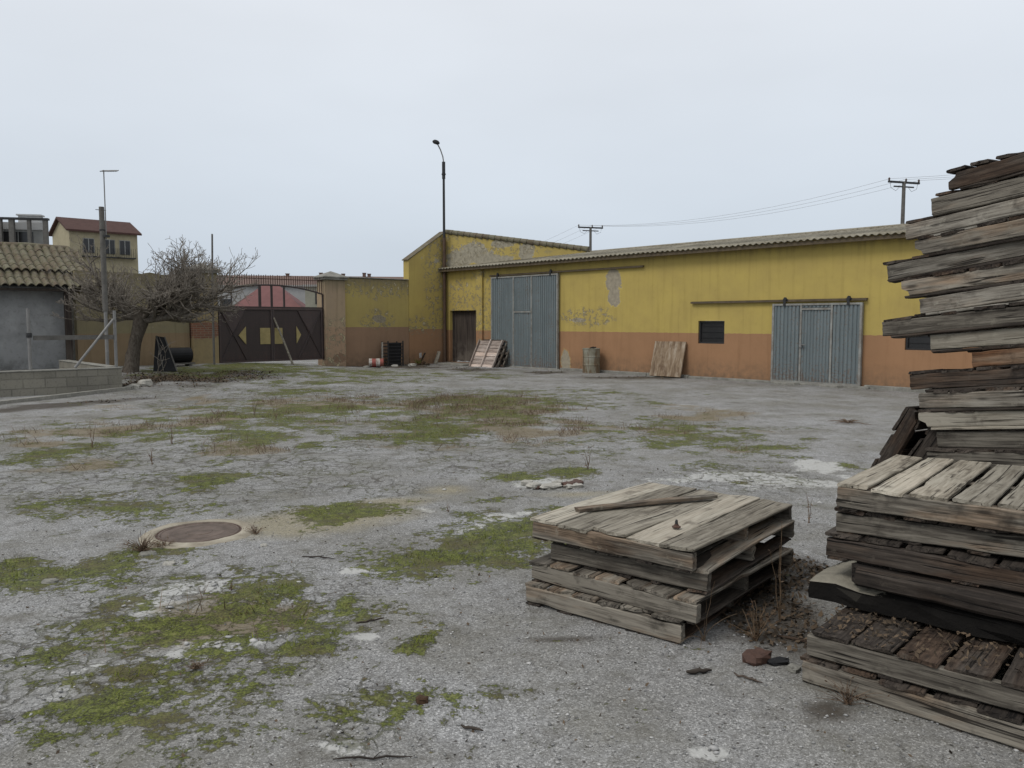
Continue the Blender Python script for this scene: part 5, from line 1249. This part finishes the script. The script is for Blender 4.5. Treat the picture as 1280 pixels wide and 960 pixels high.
# ------------------------------------------------------------------ town behind the wall
def wpt(x, y, Z): 
    p = math.atan(.078); u = (x-640)/1000; v = (480-y)/1000; d = (u, math.cos(p)+v*math.sin(p), -math.sin(p)+v*math.cos(p)); t = Z/d[1]; return Vector((d[0]*t, Z, CAMH+d[2]*t))
hs = lthing('house', 'pale yellow house with a red-brown gable roof beyond the shed', 'house', *W2L(-38.3, 70.))
W_, D_, HE, HR = 5.6, 5.6, 9.6, 10.75      # local: x depth towards camera negative, y along the front
def hx(x, y, z): return (x, y, z)
m = MB(); m.box(-D_, 0, 0, W_, 0, HE); m.build('wall', M_HOUSE, hs)
m = MB(); m.prism([(-D_, HE+.002), (0, HE+.002), (-D_/2, HR)], (0.01, W_-.01)); m.build('gable', M_HOUSE, hs)
for (s0, s1, nm) in ((.35, -D_/2, 'roof'), (-D_-.35, -D_/2, 'rear_roof')):
    sl = (HR-HE)/(D_/2); m = MB(); z0 = HE-.35*sl
    m.add([(s0, -.3, z0), (s0, W_+.3, z0), (s1, W_+.3, HR+.02), (s1, -.3, HR+.02), (s0, -.3, z0+.16), (s0, W_+.3, z0+.16), (s1, W_+.3, HR+.18), (s1, -.3, HR+.18)], [(0, 1, 2, 3), (7, 6, 5, 4), (0, 4, 5, 1), (1, 5, 6, 2), (3, 7, 4, 0), (2, 6, 7, 3)]); r_ = m.build(nm, M_REDTILE, hs)
    if nm == 'roof':
        m = MB(); m.box(-3.0, -2.9, 3.4, 3.5, HR, HR+1.3); m.box(-3.0, -2.95, 3.0, 3.9, HR+1.1, HR+1.15); m.build('aerial', M_DARKM, r_)
for y in (1.5, 3.2, 4.5):
    m = MB(); m.box(.004, .05, y-.46, y+.46, 7.7, 8.95); w = m.build('window', M_GREYR, hs); m = MB(); m.box(.052, .06, y-.42, y-.04, 7.68, 8.9); m.box(.052, .06, y+.04, y+.42, 7.68, 8.9); m.build('pane', M_PANE, w)
    m = MB(); m.box(.06, .45, y-.8, y+.8, 7.3, 7.4); 
    for k in range(9): m.box(.42, .45, y-.8+k*.197, y-.78+k*.197, 7.402, 8.2)
    m.build('balcony', M_DARKM, w)
# frame building behind the shed
fb = lthing('apartment_block', 'white and grey apartment block behind a dark concrete post frame at far left', 'building', *W2L(-36.5, 56.)); fb.rotation_euler = (0, 0, R(12))
m = MB(); m.box(-8, 3.5, .6, 1.4, 0, 8.6); m.build('wall', M_GREYR, fb)
m = MB(); m.box(-8, 3.5, .45, .598, 8.1, 8.6); m.box(-8, 3.5, .45, .598, 6.9, 7.05); m.build('white_bands', M_WHITE, fb)
for xx, w_w in ((.9, .75), (2.2, .5), (3.35, .3)):
    pass
for xx in (-1.2, .4, 1.4, 2.4):
    m = MB(); m.box(xx-.45, xx+.45, .54, .596, 7.2, 7.95); w = m.build('window', M_PANE, fb)
for xx, hw_ in ((.92, .22), (1.75, .16), (2.85, .10), (3.88, .14)):
    m = MB(); m.box(xx-hw_, xx+hw_, -.2, .1, 0, 8.72); m.build('frame_post', M_TIMBERPOST, fb)
m = MB(); m.box(-8, 4.1, -.25, .15, 8.722, 8.86); m.build('frame_beam', M_DARKM, fb)
m = MB(); m.box(1.9, 3.3, .7, 1.3, 8.6, 9.1); m.box(1.8, 3.4, .6, 1.4, 9.102, 9.2); m.build('roof_hut', M_WHITE, fb)
# long low building beyond the gate
lb = thing('terrace_building', 'long low building with brown-pink roof and small chimneys beyond the gate', 'building', (-15.5, 62, 0), (0, 0, R(3)))
m = MB(); m.box(-12, 10, 0, 8, 0, 4.15); m.build('wall', M_GREYR, lb)
m = MB(); m.add([(-12.3, -.4, 4.05), (10.3, -.4, 4.05), (10.3, 4, 5.30), (-12.3, 4, 5.45), (10.3, 8.4, 4.05), (-12.3, 8.4, 4.05)], [(0, 1, 2, 3), (3, 2, 4, 5), (0, 3, 5), (1, 4, 2)]); r_ = m.build('roof', M_PINKROOF, lb)
for k, x in enumerate((-2.6, .1, 1.9, 3.6, 4.0, 8.0, 8.5, 10.1)):
    m = MB(); m.box(x-.12, x+.12, 3.7, 4.0, 5.15, 5.50+.07*(k % 2)); m.box(x-.15, x+.15, 3.67, 4.03, 5.50+.07*(k % 2)+.002, 5.56+.07*(k % 2)); m.build('chimney', M_PINKROOF, r_)
for k, x in enumerate((-9., -6.4, -4.6, 1.5, 3.6)):
    m = MB(); m.box(x-.5, x+.5, -.06, -.004, 1.2, 3.0); w = m.build('window', M_PANE, lb)
m = MB(); m.box(-7.6, -7.0, -.06, -.004, .3, 4.0); m.build('pale_panel', M_WHITE, lb)
wb_ = thing('white_building', 'plain white building seen through the arch of the gate', 'building', (-17.6, 52, 0), (0, 0, R(3)))
m = MB(); m.box(-4.2, 5.6, 0, 5, 0, 3.92); m.build('wall', M_DULLW, wb_)
m = MB(); m.box(-4.35, 5.75, -.15, 5.15, 3.922, 4.0); m.build('parapet', M_GREYR, wb_)
for x in (-3.0, -.9, 4.9): 
    m = MB(); m.box(x-.35, x+.35, -.05, -.004, 1.6, 3.1); m.build('window', M_PANE, wb_)
rk = thing('red_roofed_pavilion', 'small pavilion with a red hipped sheet roof seen through the gate arch', 'building', (-13.85, 45, 0), (0, 0, R(6)))
m = MB(); m.box(-1.9, 1.9, .3, 4.2, 0, 2.25); m.build('wall', M_GREYR, rk)
m = MB(); m.add([(-2.3, 0, 2.15), (2.3, 0, 2.15), (2.3, 4.6, 2.15), (-2.3, 4.6, 2.15), (-.5, 2.2, 3.78), (.4, 2.2, 3.78)], [(0, 1, 5, 4), (1, 2, 5), (2, 3, 4, 5), (3, 0, 4), (3, 2, 1, 0)]); m.build('roof', M_REDAWN, rk)
bb = thing('beige_outbuilding', 'beige outbuilding to the right of the red roof, seen through the gate arch', 'building', (-10.4, 44, 0), (0, 0, R(4)))
m = MB(); m.box(-.9, 2.4, 0, 3, 0, 3.55); m.build('wall', m_simple('beige_render', (.30, .29, .23), .9, .25, 1.2, .1), bb)
m = MB(); m.box(-1.0, 2.5, -.1, 3.1, 3.552, 3.66); m.build('roof_slab', M_GREYR, bb)
m = MB(); m.box(-.35, -.1, -.05, -.004, 2.6, 3.3); m.build('window', M_PANE, bb)
# ------------------------------------------------------------------ sky, sun, camera
SUN_EL, SUN_AZ = R(52), math.atan2(-EY[1]-.0, -EY[0]-.25)      # soft light from behind left
w = bpy.data.worlds.new('World'); S.world = w; w.use_nodes = True; nt = w.node_tree; nt.nodes.clear()
out = nt.nodes.new('ShaderNodeOutputWorld'); bg = nt.nodes.new('ShaderNodeBackground'); sky = nt.nodes.new('ShaderNodeTexSky'); sky.sky_type = 'NISHITA'; sky.sun_disc = False
sky.sun_elevation = SUN_EL; sky.sun_rotation = math.pi/2-SUN_AZ; sky.air_density = 1.; sky.dust_density = 5.; sky.ozone_density = 1.
tc = nt.nodes.new('ShaderNodeTexCoord'); sp = nt.nodes.new('ShaderNodeSeparateXYZ'); nt.links.new(tc.outputs['Generated'], sp.inputs[0])
rp = nt.nodes.new('ShaderNodeValToRGB'); nt.links.new(sp.outputs[2], rp.inputs[0]); e = rp.color_ramp.elements
e[0].position = 0.; e[0].color = (.535, .605, .69, 1); e[1].position = 1.; e[1].color = (.88, .905, .93, 1); q = e.new(.12); q.color = (.61, .675, .75, 1); q = e.new(.38); q.color = (.74, .775, .825, 1)
nz = nt.nodes.new('ShaderNodeTexNoise'); nz.inputs['Scale'].default_value = 1.6; nz.inputs['Detail'].default_value = 4; mp = nt.nodes.new('ShaderNodeMapping'); mp.inputs['Scale'].default_value = (1, 1, 3); nt.links.new(tc.outputs['Generated'], mp.inputs[0]); nt.links.new(mp.outputs[0], nz.inputs['Vector'])
mr = nt.nodes.new('ShaderNodeMapRange'); mr.inputs[1].default_value = .25; mr.inputs[2].default_value = .75; mr.inputs[3].default_value = .93; mr.inputs[4].default_value = 1.07; nt.links.new(nz.outputs[0], mr.inputs[0])
vm = nt.nodes.new('ShaderNodeVectorMath'); vm.operation = 'SCALE'; nt.links.new(rp.outputs[0], vm.inputs[0]); nt.links.new(mr.outputs[0], vm.inputs['Scale'])
vs_ = nt.nodes.new('ShaderNodeVectorMath'); vs_.operation = 'SCALE'; vs_.inputs['Scale'].default_value = 10.; nt.links.new(vm.outputs[0], vs_.inputs[0])
mx = nt.nodes.new('ShaderNodeMix'); mx.data_type = 'RGBA'; mx.inputs['Factor'].default_value = .06; nt.links.new(vs_.outputs[0], mx.inputs[6]); nt.links.new(sky.outputs[0], mx.inputs[7])
nt.links.new(mx.outputs[2], bg.inputs[0]); bg.inputs[1].default_value = .1; nt.links.new(bg.outputs[0], out.inputs[0])
ld = bpy.data.lights.new('sun', 'SUN'); ld.energy = 1.25; ld.angle = R(22); ld.color = (1, .97, .93); lo = bpy.data.objects.new('sun', ld); COL.objects.link(lo)
dv = Vector((math.cos(SUN_AZ)*math.cos(SUN_EL), math.sin(SUN_AZ)*math.cos(SUN_EL), math.sin(SUN_EL))); lo.rotation_euler = dv.to_track_quat('Z', 'Y').to_euler(); lo.location = (0, -5, 30)
cd = bpy.data.cameras.new('camera'); co = bpy.data.objects.new('camera', cd); COL.objects.link(co); S.camera = co
cd.sensor_width = 36; cd.lens = 36*1000/1280; cd.clip_end = 3000; cd.clip_start = .05
co.location = (0, 0, CAMH); co.rotation_euler = (R(90)-math.atan(.078), 0, 0)
S.view_settings.view_transform = 'Standard'; S.view_settings.look = 'None'; S.view_settings.exposure = .09; S.view_settings.gamma = 1.
